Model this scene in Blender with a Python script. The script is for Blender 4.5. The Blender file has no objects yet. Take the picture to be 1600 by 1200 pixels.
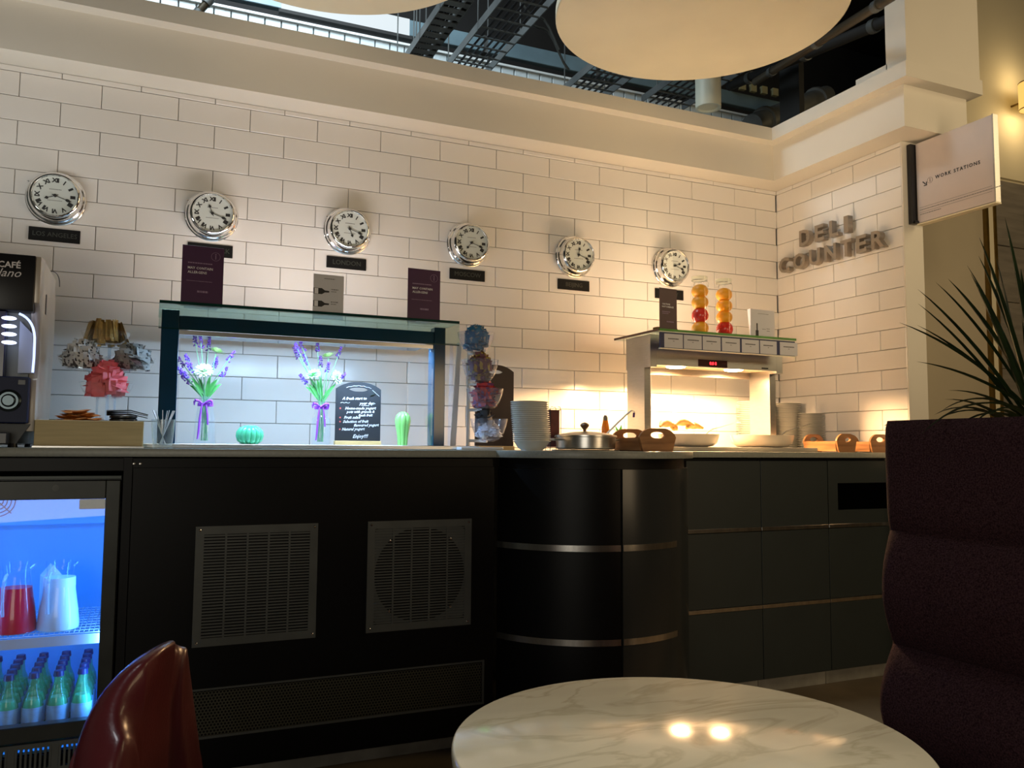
import bpy, bmesh, math, random
from mathutils import Vector, Matrix, noise
random.seed(7)
S = bpy.context.scene
C = S.collection
PI = math.pi
# ------------------------------------------------------------------ camera, world, lights
CAM = Vector((-3.3551, -3.7707, 1.08))
YAW, PITCH, ROLL, FPX = 0.4137, 0.0769, 0.0071, 1293.79
F = Vector((math.sin(YAW)*math.cos(PITCH), math.cos(YAW)*math.cos(PITCH), math.sin(PITCH)))
R0 = Vector((math.cos(YAW), -math.sin(YAW), 0)); U0 = R0.cross(F)
R = R0*math.cos(ROLL) + U0*math.sin(ROLL); U = -R0*math.sin(ROLL) + U0*math.cos(ROLL)
cd = bpy.data.cameras.new('camera'); cam = bpy.data.objects.new('camera', cd); C.objects.link(cam)
cd.sensor_width = 36; cd.lens = FPX/1600*36; cd.clip_start = .02
cam.matrix_world = Matrix((( R.x, U.x, -F.x, CAM.x), (R.y, U.y, -F.y, CAM.y), (R.z, U.z, -F.z, CAM.z), (0,0,0,1)))
S.camera = cam
S.view_settings.view_transform = 'Standard'; S.view_settings.look = 'None'
S.view_settings.gamma = 1; S.view_settings.use_curve_mapping = False
S.view_settings.exposure = 0.0
w = bpy.data.worlds.new('world'); S.world = w; w.use_nodes = True
w.node_tree.nodes['Background'].inputs[0].default_value = (1.0, .88, .68, 1)
w.node_tree.nodes['Background'].inputs[1].default_value = .02
def area(name, loc, size, power, col, look=(0,0,-1), size_y=None, spread=180):
    l = bpy.data.lights.new(name, 'AREA'); l.energy = power; l.color = col; l.size = size
    if size_y: l.shape = 'RECTANGLE'; l.size_y = size_y
    l.spread = math.radians(spread)
    o = bpy.data.objects.new(name, l); C.objects.link(o); o.location = loc
    o.rotation_euler = Vector(look).to_track_quat('-Z', 'Y').to_euler(); return o
def spot(name, loc, power, col, look, angle=60, blend=.6, size=.05):
    l = bpy.data.lights.new(name, 'SPOT'); l.energy = power; l.color = col; l.spot_size = math.radians(angle); l.spot_blend = blend
    l.shadow_soft_size = size
    o = bpy.data.objects.new(name, l); C.objects.link(o); o.location = loc
    o.rotation_euler = Vector(look).to_track_quat('-Z', 'Y').to_euler(); return o
# added fill lights for overall brightness, none from a lamp in view
area('up_fill_right', (-.6, -4.6, 1.25), 1.4, 28, (1, .74, .44), (.05, .75, .55))  # added upward fill from behind the viewer, no such lamp known
area('up_fill_left', (-4.4, -5.0, 1.25), 1.6, 25, (1, .93, .78), (.50, .75, .5))  # added upward fill, aimed across to the right
area('display_top_fill', (-2.8, -.40, 1.584), .85, 5.0, (1, .88, .82), (0, .08, 1), .05)  # added strip fill over the case glass, brightens the cornice underside
area('gantry_top_fill', (-.91, -.40, 1.616), .60, 5.2, (1, .72, .46), (0, .05, 1), .04)  # added warm strip fill over the shelf for cornice and side wall
area('machine_top_fill', (-4.0, -.62, 1.90), .40, 3.4, (.95, .95, .92), (0, .1, 1), .2)  # added fill above the machine for the left end of the cornice
area('warm_fill_right', (1.6, -3.2, 2.9), 1.4, 26, (1, .76, .42), (-.2, .85, -.35))  # unseen warm fill added at the right
area('void_fill', (-2.9, .15, 4.9), 1.2, 110, (.80, .93, 1), (.1, .75, -1))  # added fill to bring up the bulkhead in the void
spot('side_wall_fill_spot', (-3.0, -4.5, 2.0), 150, (1, .74, .42), (3.05, 3.95, .42), 36, 1, .2)  # added spot to brighten the side wall and blade sign
spot('chair_fill_spot', (-3.75, -3.15, 3.4), 40, (.92, .95, 1), (.12, .19, -1), 22, .7, .25)  # added spot confined to the chair for its leather highlight
spot('table_fill_spot', (-2.3, -3.3, 3.6), 120, (1, .89, .68), (-.17, .125, -1), 22, .6, .10)  # added overhead spot to lift the tabletop, no fitting seen

# ------------------------------------------------------------------ picture to world helpers
def ray(px, py): return F + R*((px-800)/FPX) - U*((py-600)/FPX)
def PY(px, py, y): d = ray(px, py); return CAM + d*((y-CAM.y)/d.y)
def PX(px, py, x): d = ray(px, py); return CAM + d*((x-CAM.x)/d.x)
def PZ(px, py, z): d = ray(px, py); return CAM + d*((z-CAM.z)/d.z)
def PD(px, py, t): return CAM + ray(px, py)*t
CT = 1.070            # top of the worktop
# ------------------------------------------------------------------ materials
MATS = {}
def mat(name, col, rough=.5, metal=0.0, spec=.5, var=0.0, scale=8.0, bump=0.0, bscale=60.0, emit=None, estr=0.0, coat=0.0, stretch=(1,1,1), col2=None, detail=3):
    if name in MATS: return MATS[name]
    m = bpy.data.materials.new(name); m.use_nodes = True; nt = m.node_tree; b = nt.nodes['Principled BSDF']
    b.inputs['Base Color'].default_value = (*col, 1); b.inputs['Roughness'].default_value = rough
    b.inputs['Metallic'].default_value = metal; b.inputs['Specular IOR Level'].default_value = spec
    b.inputs['Coat Weight'].default_value = coat
    tc = nt.nodes.new('ShaderNodeTexCoord'); mp = nt.nodes.new('ShaderNodeMapping'); mp.inputs['Scale'].default_value = stretch
    nt.links.new(tc.outputs['Object'], mp.inputs[0])
    if var or col2:
        n = nt.nodes.new('ShaderNodeTexNoise'); n.inputs['Scale'].default_value = scale; n.inputs['Detail'].default_value = detail
        nt.links.new(mp.outputs[0], n.inputs['Vector'])
        r = nt.nodes.new('ShaderNodeValToRGB')
        c2 = col2 or tuple(max(0, c*(1-var)) for c in col); c1 = col if col2 else tuple(min(1, c*(1+var)) for c in col)
        r.color_ramp.elements[0].color = (*c2, 1); r.color_ramp.elements[1].color = (*c1, 1)
        r.color_ramp.elements[0].position = .32; r.color_ramp.elements[1].position = .68
        nt.links.new(n.outputs['Fac'], r.inputs[0]); nt.links.new(r.outputs[0], b.inputs['Base Color'])
    if bump:
        n2 = nt.nodes.new('ShaderNodeTexNoise'); n2.inputs['Scale'].default_value = bscale; n2.inputs['Detail'].default_value = 4
        nt.links.new(mp.outputs[0], n2.inputs['Vector'])
        bp = nt.nodes.new('ShaderNodeBump'); bp.inputs['Strength'].default_value = bump; bp.inputs['Distance'].default_value = .004
        nt.links.new(n2.outputs['Fac'], bp.inputs['Height']); nt.links.new(bp.outputs[0], b.inputs['Normal'])
    if emit: b.inputs['Emission Color'].default_value = (*emit, 1); b.inputs['Emission Strength'].default_value = estr
    MATS[name] = m; return m
def glass(name, tint=(1,1,1), refl=.9, rough=.01, opac=0.0, body=(1,1,1)):
    if name in MATS: return MATS[name]
    m = bpy.data.materials.new(name); m.use_nodes = True; nt = m.node_tree; nt.nodes.clear()
    o = nt.nodes.new('ShaderNodeOutputMaterial'); t = nt.nodes.new('ShaderNodeBsdfTransparent'); g = nt.nodes.new('ShaderNodeBsdfGlossy')
    t.inputs[0].default_value = (*tint, 1); g.inputs['Roughness'].default_value = rough; g.inputs[0].default_value = (refl,)*3+(1,)
    lw = nt.nodes.new('ShaderNodeLayerWeight'); lw.inputs[0].default_value = .5; pw = nt.nodes.new('ShaderNodeMath'); pw.operation = 'POWER'; pw.inputs[1].default_value = 4
    f = nt.nodes.new('ShaderNodeMath'); f.operation = 'MULTIPLY_ADD'; f.inputs[1].default_value = .55; f.inputs[2].default_value = .035; f.use_clamp = True
    nt.links.new(lw.outputs['Facing'], pw.inputs[0]); nt.links.new(pw.outputs[0], f.inputs[0]); mx = nt.nodes.new('ShaderNodeMixShader')
    nt.links.new(f.outputs[0], mx.inputs[0]); src = t.outputs[0]
    if opac:
        d = nt.nodes.new('ShaderNodeBsdfDiffuse'); d.inputs[0].default_value = (*body, 1); m2 = nt.nodes.new('ShaderNodeMixShader')
        m2.inputs[0].default_value = opac; nt.links.new(src, m2.inputs[1]); nt.links.new(d.outputs[0], m2.inputs[2]); src = m2.outputs[0]
    nt.links.new(src, mx.inputs[1]); nt.links.new(g.outputs[0], mx.inputs[2]); nt.links.new(mx.outputs[0], o.inputs[0])
    MATS[name] = m; return m
def emis(name, col, s): return mat(name, (0,0,0), .5, emit=col, estr=s)
TILE = mat('glazed_white_tile', (.76,.73,.69), .22, var=.025, scale=2.5, bump=.04, bscale=14)
GROUT = mat('grey_grout', (.40,.37,.33), .9, var=.1, scale=40)
PLAST = mat('painted_plaster', (.72,.68,.60), .65, var=.02, scale=3)
OLIVE = mat('olive_painted_plaster', (.52,.45,.33), .7, var=.03, scale=3)
CREAM = mat('cream_painted_plaster', (.80,.72,.52), .7, var=.02, scale=3)
BLACKP = mat('black_laminate', (.003,.003,.0035), .4, spec=.2, var=.1, scale=6)
CHARC = mat('charcoal_laminate', (.020,.027,.028), .42, var=.08, scale=5)
CHARCG = mat('satin_charcoal_laminate', (.028,.031,.032), .24, var=.06, scale=5)
VOIDM = mat('black_sprayed_steel', (.012,.012,.012), .7, var=.2, scale=5)
STONE = mat('grey_green_stone', (.30,.31,.27), .35, var=.08, scale=90, detail=6)
STEEL = mat('brushed_steel', (.62,.60,.57), .28, 1, var=.05, scale=30, stretch=(1,1,12))
CHROME = mat('polished_chrome', (.86,.86,.86), .10, 1, var=.02)
BSTEEL = mat('satin_steel_strip', (.55,.53,.50), .22, 1, var=.15, scale=6, stretch=(6,6,.2))
DKSTEEL = mat('dark_grey_painted_steel', (.10,.105,.10), .5, .3, var=.12, scale=10)
KICK = mat('scuffed_grey_metal', (.28,.27,.24), .5, .2, var=.25, scale=9)
NAVY = mat('deep_navy_gloss', (.006,.045,.095), .12, var=.2, scale=3)
WOOD = mat('oiled_acacia_wood', (.42,.20,.075), .45, col2=(.22,.09,.03), scale=5, stretch=(1,1,9), bump=.05)
PALEW = mat('pale_plywood', (.56,.44,.22), .55, var=.09, scale=6, stretch=(1,1,14), bump=.05)
BAMB = mat('bamboo_strip', (.72,.48,.20), .45, var=.12, scale=9, stretch=(1,1,10))
GREYW = mat('grey_wood_panel', (.27,.24,.20), .55, col2=(.18,.16,.135), scale=3, stretch=(1,1,9), detail=6)
FLOORM = mat('brown_floor', (.16,.12,.075), .45, var=.25, scale=4)
CERAM = mat('white_glazed_ceramic', (.78,.77,.72), .18, var=.02)
WPLAS = mat('white_plastic', (.75,.75,.76), .35, var=.02)
BPLAS = mat('black_plastic', (.012,.012,.014), .3, var=.1)
PAPER = mat('white_card', (.66,.65,.68), .7, var=.02)
PURP = mat('purple_printed_card', (.060,.012,.065), .45, var=.05)
BRUNP = mat('brown_printed_card', (.075,.028,.030), .45, var=.05)
BRASS = mat('aged_brass_block', (.16,.10,.02), .35, .6, var=.15, scale=20)
INKW = mat('white_ink', (.85,.83,.86), .6)
INKB = mat('black_ink', (.02,.02,.02), .6)
INKG = mat('grey_ink', (.20,.20,.20), .6)
INKP = mat('lilac_ink', (.30,.20,.32), .6)
CHALKB = mat('black_chalkboard', (.018,.02,.024), .55, var=.2, scale=12)
SLATEB = mat('dark_brown_board', (.040,.022,.016), .5, var=.15, scale=12)
GL = glass('clear_glass')
GLG = glass('green_edge_glass', (.84,.93,.90))
GREDGE = mat('dark_green_glass_edge', (.003,.035,.028), .15, var=.2)
GREDGL = mat('bright_green_glass_edge', (.10,.28,.05), .2, var=.2)
FROST = glass('frosted_acrylic', (.95,.96,1.0), .6, .12, .06, (.75,.75,.85))
LEATH = mat('burgundy_leather', (.095,.014,.018), .33, var=.28, scale=5, bump=.10, bscale=150, coat=.25)
FABR = mat('plum_brown_wool', (.085,.038,.040), .95, spec=.1, col2=(.020,.008,.011), scale=260, bump=.5, bscale=400)
GREENC = mat('glazed_jade_ceramic', (.10,.55,.30), .15, var=.08)
GREENL = mat('glazed_lime_ceramic', (.28,.66,.18), .15, var=.10)
LEAF = mat('dark_green_leaf', (.030,.055,.016), .4, var=.4, scale=12)
LEAFB = mat('fresh_green_leaf', (.12,.50,.12), .45, var=.3, scale=20)
STEMG = mat('green_stem', (.12,.34,.14), .5, var=.2)
LAV = mat('violet_lavender_bloom', (.13,.045,.50), .6, var=.35, scale=60)
LAVD = mat('dark_purple_bloom', (.075,.018,.14), .6, var=.35, scale=60)
MUM = mat('pale_green_white_petal', (.50,.72,.42), .6, var=.12, scale=40)
RIB = mat('violet_satin_ribbon', (.34,.07,.72), .35, var=.15, scale=15)
ORANGE = mat('orange_peel', (.92,.40,.02), .4, var=.10, scale=6, bump=.25, bscale=220)
APPLE = mat('red_apple_skin', (.60,.035,.025), .22, var=.35, scale=9, stretch=(1,1,.3))
# ------------------------------------------------------------------ mesh builder
class B:
    def __init__(s): s.bm = bmesh.new()
    def box(s, a, b, bev=0, seg=1, M=None):
        x0,x1 = sorted((a[0],b[0])); y0,y1 = sorted((a[1],b[1])); z0,z1 = sorted((a[2],b[2]))
        t = bmesh.new(); bmesh.ops.create_cube(t, size=1)
        for v in t.verts: v.co = Vector(((x0+x1)/2+v.co.x*(x1-x0), (y0+y1)/2+v.co.y*(y1-y0), (z0+z1)/2+v.co.z*(z1-z0)))
        if bev: bmesh.ops.bevel(t, geom=t.edges[:], offset=min(bev, (x1-x0)*.49, (y1-y0)*.49, (z1-z0)*.49), segments=seg, profile=.5, affect='EDGES')
        return s.add(t, M)
    def add(s, t, M=None):
        if M is not None: bmesh.ops.transform(t, matrix=M, verts=t.verts)
        me = bpy.data.meshes.new('t'); t.to_mesh(me); t.free(); s.bm.from_mesh(me); bpy.data.meshes.remove(me); return s
    def lathe(s, prof, c=(0,0,0), n=32, M=None, caps=True, rfun=None):
        t = bmesh.new(); rings = []
        for r, z in prof:
            ring = []
            for i in range(n):
                a = 2*PI*i/n; rr = r*(rfun(a, z) if rfun else 1)
                ring.append(t.verts.new((c[0]+rr*math.cos(a), c[1]+rr*math.sin(a), c[2]+z)))
            rings.append(ring)
        for p, q in zip(rings, rings[1:]):
            for i in range(n): t.faces.new((p[i], p[(i+1)%n], q[(i+1)%n], q[i]))
        if caps:
            if prof[0][0] > 1e-6: t.faces.new(rings[0][::-1])
            if prof[-1][0] > 1e-6: t.faces.new(rings[-1])
        bmesh.ops.remove_doubles(t, verts=t.verts, dist=1e-6)
        return s.add(t, M)
    def tube(s, pts, r, n=8, M=None, flat=1.0, up=None, close=False):
        pts = [Vector(p) for p in pts]; t = bmesh.new(); rings = []
        for i, p in enumerate(pts):
            d = (pts[min(i+1, len(pts)-1)] - pts[max(i-1, 0)]).normalized()
            u = Vector(up) if up else (Vector((0,0,1)) if abs(d.z) < .9 else Vector((1,0,0)))
            a = d.cross(u)
            if a.length < 1e-5: a = d.orthogonal()
            a.normalize(); b = a.cross(d).normalized()
            rr = r[i] if isinstance(r, (list, tuple)) else r
            rings.append([t.verts.new(p + a*rr*math.cos(2*PI*k/n) + b*rr*flat*math.sin(2*PI*k/n)) for k in range(n)])
        for p, q in zip(rings, rings[1:]):
            for i in range(n): t.faces.new((p[i], p[(i+1)%n], q[(i+1)%n], q[i]))
        if close:
            p, q = rings[-1], rings[0]
            for i in range(n): t.faces.new((p[i], p[(i+1)%n], q[(i+1)%n], q[i]))
        else: t.faces.new(rings[0][::-1]); t.faces.new(rings[-1])
        bmesh.ops.recalc_face_normals(t, faces=t.faces)
        return s.add(t, M)
    def prism(s, poly, h0, h1, axis='z', M=None, bev=0):
        t = bmesh.new()
        def mk(u, v, h): return {'z': (u,v,h), 'y': (u,h,v), 'x': (h,u,v)}[axis]
        a = [t.verts.new(mk(u,v,h0)) for u,v in poly]; b = [t.verts.new(mk(u,v,h1)) for u,v in poly]; n = len(poly)
        t.faces.new(a[::-1]); t.faces.new(b)
        for i in range(n): t.faces.new((a[i], a[(i+1)%n], b[(i+1)%n], b[i]))
        bmesh.ops.recalc_face_normals(t, faces=t.faces)
        if bev: bmesh.ops.bevel(t, geom=[e for e in t.edges if len(e.link_faces)==2 and e.calc_face_angle(0) > .5], offset=bev, segments=2, profile=.5, affect='EDGES')
        return s.add(t, M)
    def ringpoly(s, outer, inner, h0, h1, axis='y', M=None):     # plate with a hole; equal counts
        t = bmesh.new()
        def mk(u, v, h): return {'z': (u,v,h), 'y': (u,h,v), 'x': (h,u,v)}[axis]
        n = len(outer); L = [[t.verts.new(mk(u,v,h)) for u,v in P] for P, h in ((outer,h0),(inner,h0),(outer,h1),(inner,h1))]
        for i in range(n):
            j = (i+1)%n
            t.faces.new((L[0][i],L[0][j],L[1][j],L[1][i])); t.faces.new((L[2][i],L[3][i],L[3][j],L[2][j]))
            t.faces.new((L[0][i],L[2][i],L[2][j],L[0][j])); t.faces.new((L[1][i],L[1][j],L[3][j],L[3][i]))
        bmesh.ops.recalc_face_normals(t, faces=t.faces)
        return s.add(t, M)
    def grid(s, f, nu, nv, closeu=False, M=None, solid=0):
        t = bmesh.new(); V = [[t.verts.new(f(i/(nu if closeu else nu-1), j/(nv-1))) for j in range(nv)] for i in range(nu)]
        for i in range(nu if closeu else nu-1):
            for j in range(nv-1):
                k = (i+1)%nu; t.faces.new((V[i][j], V[k][j], V[k][j+1], V[i][j+1]))
        bmesh.ops.recalc_face_normals(t, faces=t.faces)
        if solid: bmesh.ops.solidify(t, geom=t.faces[:], thickness=solid)
        return s.add(t, M)
def wm(o):
    m = o.matrix_basis.copy()
    while o.parent: o = o.parent; m = o.matrix_basis @ m
    return m
def new(name, b, m, parent=None, smooth=30, origin=None, kind=None, label=None):
    bm = b.bm if isinstance(b, B) else b
    if parent is not None:
        bmesh.ops.transform(bm, matrix=wm(parent).inverted(), verts=bm.verts)
    xs = [v.co for v in bm.verts]
    lo = Vector((min(v.x for v in xs), min(v.y for v in xs), min(v.z for v in xs))); hi = Vector((max(v.x for v in xs), max(v.y for v in xs), max(v.z for v in xs)))
    o0 = Vector(origin) if origin else Vector(((lo.x+hi.x)/2, (lo.y+hi.y)/2, lo.z))
    bmesh.ops.translate(bm, vec=-o0, verts=bm.verts)
    me = bpy.data.meshes.new(name); bm.to_mesh(me); bm.free(); me.materials.append(m)
    if smooth:
        me.shade_smooth(); me.set_sharp_from_angle(angle=math.radians(smooth))
    o = bpy.data.objects.new(name, me); C.objects.link(o); o.location = o0
    if parent is not None: o.parent = parent
    if kind: o['kind'] = kind
    if label: o['label'] = label
    return o
def tag(o, label, cat, group=None, kind=None):
    o['label'] = label; o['category'] = cat
    if group: o['group'] = group
    if kind: o['kind'] = kind
    return o
def thing(name, label, cat, loc, rz=0, group=None):
    o = bpy.data.objects.new(name, None); C.objects.link(o); o.location = loc; o.rotation_euler = (0,0,rz); o.empty_display_size = .05
    return tag(o, label, cat, group)
def dup(o, loc=None, rot=None, label=None, group=None, parent=None, scale=None):
    c = o.copy(); C.objects.link(c)
    if parent is not None: c.parent = parent
    if loc is not None: c.location = loc
    if rot is not None: c.rotation_euler = rot
    if scale is not None: c.scale = scale
    if label: c['label'] = label
    if group: c['group'] = group
    for ch in [x for x in KIDS.get(o.name, [])]: dup(ch, parent=c)
    return c
KIDS = {}
def reg(o):
    KIDS[o.name] = [x for x in bpy.data.objects if x.parent == o]
    for k in KIDS[o.name]: reg(k)
    return o
def text(name, s, size, m, parent, loc, face='y', align='LEFT', ext=.0004, tilt=0.0, shear=0.0, bold=0.0, kind=None, space=1.0, label=None, rot=None, res=2):
    cu = bpy.data.curves.new('tx', 'FONT'); cu.body = s; cu.size = size; cu.extrude = ext; cu.align_x = align; cu.align_y = 'CENTER'
    cu.resolution_u = res; cu.shear = shear; cu.offset = bold; cu.space_character = space
    t = bpy.data.objects.new('tx', cu); C.objects.link(t)
    dg = bpy.context.evaluated_depsgraph_get(); me = bpy.data.meshes.new_from_object(t.evaluated_get(dg)); bpy.data.objects.remove(t); bpy.data.curves.remove(cu)
    bm = bmesh.new(); bm.from_mesh(me); bpy.data.meshes.remove(me)
    M = Matrix.Rotation(tilt, 4, 'Z')
    if rot is None: M = {'y': Matrix.Rotation(PI/2, 4, 'X'), 'x': Matrix.Rotation(-PI/2, 4, 'Z') @ Matrix.Rotation(PI/2, 4, 'X')}[face] @ M
    else: M = rot @ M
    bmesh.ops.transform(bm, matrix=Matrix.Translation(Vector(loc)) @ M, verts=bm.verts)
    return new(name, bm, m, parent, smooth=0, kind=kind, label=label)
def bezier(p0, p1, p2, n=8):
    p0, p1, p2 = Vector(p0), Vector(p1), Vector(p2)
    return [p0*(1-t)**2 + p1*2*t*(1-t) + p2*t*t for t in [i/(n-1) for i in range(n)]]
exec_order = None
# ================================================================== THE ROOM SHELL
def struct(name, b, m, smooth=0): return new(name, b, m, smooth=smooth, kind='structure')
WX0 = -5.2
SOF = 2.604
fl = struct('floor', B().box((-7, -6.5, -.1), (5, 2.4, 0)), FLOORM)
wb = struct('wall_back', B().box((WX0, .008, 0), (0.0, .16, 2.9)), GROUT)
wr = struct('wall_right', B().box((.008, -.882, 0), (.121, .0, 2.9)), GROUT)
struct('wall_right_end', B().box((.0, -.892, 0), (.129, -.883, 2.9)).box((.122, -.883, 0), (.129, .3, 2.9)), PLAST)
# tiles: 298 x 100 mm glazed, running bond, 3 mm joints
Tw, Th, Jx = .2978, .100, .0026
zR2 = 1.4993 + 1.08      # top of the second course
def tile_mesh(wd, ht, axis):
    b = B(); h = .0115
    if axis == 'y': b.box((-wd/2, -h, 0), (wd/2, 0, ht), .0016)
    else: b.box((-h, -wd/2, 0), (0, wd/2, ht), .0016)
    bmesh.ops.translate(b.bm, vec=(0,0,0), verts=b.bm.verts)
    me = bpy.data.meshes.new('tile'); b.bm.to_mesh(me); b.bm.free(); me.materials.append(TILE); return me
TM = {}
def tile(parent, axis, u0, u1, z0, z1):
    wd, ht = round(u1-u0-Jx, 4), round(z1-z0-Jx, 4)
    if wd < .012 or ht < .01: return
    k = (axis, wd, ht)
    if k not in TM: TM[k] = tile_mesh(wd, ht, axis)
    o = bpy.data.objects.new('tile', TM[k]); C.objects.link(o); o.parent = parent
    j = random.uniform(-.0005, .0005); um = (u0+u1)/2
    wp = Vector((um, .0095+j, z0+Jx/2)) if axis == 'y' else Vector((.0095+j, um, z0+Jx/2))
    o.location = wp - parent.location
rows = [(SOF, zR2)] + [(zR2-i*Th, zR2-(i+1)*Th) for i in range(15)] + [(zR2-15*Th, CT-.02)]
for i, (z1, z0) in enumerate(rows):
    r = i-1                                   # index from the second course
    off = -.3064 if r % 2 == 0 else -.1575
    xs = [0.0] + [off - k*Tw for k in range(-1, 18)]
    xs = sorted([x for x in xs if WX0 < x <= 0] + [WX0])
    for a, b_ in zip(xs, xs[1:]): tile(wb, 'y', a, b_, z0, z1)
    off = .285 if r % 2 == 0 else .1365
    ys = sorted([0.0, .888] + [off + k*Tw for k in range(-1, 4) if 0 < off + k*Tw < .87])
    for a, b_ in zip(ys, ys[1:]): tile(wr, 'x', -b_, -a, z0, z1)
# two-step cornice, mitred at the corner and returning round the wall end
L1, L2 = .148, .212
Z1, Z2 = 1.727+1.08, 1.80+1.08
lo_ = [(WX0, .1), (WX0, -L1), (-L1, -L1), (-L1, -1.04), (.278, -1.04), (.278, -.80), (.129, -.80), (.129, .1)]
hi_ = [(WX0, .12), (WX0, -L2), (-L2, -L2), (-L2, -1.11), (.304, -1.11), (.304, -.78), (.15, -.78), (.15, .12)]
struct('trim_1', B().prism(lo_, SOF, Z1), PLAST)
struct('trim_2', B().prism(hi_, Z1, Z2), PLAST)
struct('trim_3', B().box((-.195, -.99, Z2), (-.02, -.80, Z2+.035)), PLAST)
struct('wall_pillar', B().box((-.195, -1.10, Z2), (.300, -.985, 5.2)), PLAST)
# recess, post and timber-clad wall beyond the tiled wall end
YF = .3
struct('wall_recess', B().box((.129, YF, 0), (2.19, YF+.12, 2.9)), OLIVE)
struct('trim_4', B().box((2.19, YF-.03, 0), (2.215, YF+.10, 3.12)).box((2.275, YF-.03, 0), (2.30, YF+.10, 3.12)), BRASS)
struct('trim_5', B().box((2.215, YF-.02, 0), (2.275, YF+.09, 3.12)), CREAM)
wf = struct('wall_far', B().box((2.30, YF+.03, 0), (5, YF+.15, 3.13)).box((2.05, YF+.0, 3.12), (5, YF+.15, 5.2)).box((2.05, YF, 2.9), (2.189, YF+.15, 3.12)), CREAM)
ph = [3.10, 2.60, 2.18, 1.68, 1.18, .68, .12]
pms = {}
for i, (a, b_) in enumerate(zip(ph, ph[1:])):
    for k in range(2):
        o = new('panel', B().box((2.31+k*1.2, YF, b_+.004), (2.31+(k+1)*1.2-.006, YF+.03, a-.004), .003), GREYW, wf, smooth=0)
# distant room enclosure behind and beside the viewer
struct('wall_front', B().box((-7, -6.6, 0), (5, -6.5, 2.9)), mat('warm_beige_paint', (.34,.27,.18), .8, var=.05))
struct('wall_left', B().box((-7.1, -6.6, 0), (-7, 2.4, 5.2)), mat('sage_grey_paint', (.20,.22,.20), .8, var=.05))
struct('wall_rear_void', B().box((-7, 2.4, 2.9), (5, 2.5, 5.2)), VOIDM)
struct('ceiling', B().box((-7.1, -6.6, 5.2), (5, 2.5, 5.3)), VOIDM)
struct('wall_side', B().box((5, -6.6, 0), (5.1, 2.5, 2.9)), mat('warm_beige_paint', (.34,.27,.18), .8))
struct('wall_upper', B().box((5, -6.6, 2.9), (5.1, 2.5, 5.2)).box((-7, -6.6, 2.9), (5, -6.5, 5.2)).box((.31, .125, 2.9), (.35, .30, 5.2)), VOIDM)
# ================================================================== COUNTERTOP AND CABINETS
YL, YR = -.93, -.80
cc, cr = Vector((-1.75, -.77)), .445
def arc(r, a0, a1, n=28, c=cc): return [(c.x+r*math.cos(math.radians(a0+(a1-a0)*i/n)), c.y+r*math.sin(math.radians(a0+(a1-a0)*i/n))) for i in range(n+1)]
def arc_from(r, yl, yr):     # arc from left counter line to right counter line
    a0 = -180 + math.degrees(math.asin((cc.y-yl)/r)); a1 = -math.degrees(math.asin((cc.y-yr)/r)) if yr < cc.y else 0
    return arc(r, a0, a1)
def outline(off):
    a = arc_from(cr+off, YL-off, YR-off)
    return [(WX0, -.001), (WX0, YL-off)] + a + [(-.001, YR-off), (-.001, -.001)]
o = new('countertop', B().prism(outline(.022), CT-.026, CT, bev=.002), STONE, smooth=25)
tag(o, 'long grey-green stone countertop with a rounded bulge in front of the tiled wall', 'countertop')
# left cabinet with fridge niche
FX0, FX1 = -4.02, -3.423
lc = thing('cabinet', 'black base cabinet with ventilation grilles right of the drinks fridge', 'cabinet', (-2.8, -.5, 0))
new('side_panel', B().box((FX1+.004, YL, .06), (FX1+.03, -.02, CT-.028), .001), BLACKP, lc)
new('front_panel', B().box((FX1+.031, YL, .06), (-2.176, YL+.02, CT-.06), .001), BLACKP, lc)
new('fascia', B().box((FX1-.9, YL+.004, 1.0), (-2.18, YL+.02, CT-.03), .001), BLACKP, lc)
new('plinth', B().box((FX1+.03, YL+.06, .001), (-2.17, YL+.08, .058)), KICK, lc, smooth=0)
lc2 = thing('cabinet', 'black base cabinet left of the drinks fridge, at the picture edge', 'cabinet', (-4.6, -.5, 0))
new('front_panel', B().box((WX0+.01, YL, .06), (FX0-.012, YL+.02, .995), .001), BLACKP, lc2)
new('side_panel', B().box((FX0-.03, YL+.022, .06), (FX0-.012, -.02, .995), .001), BLACKP, lc2)
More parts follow.
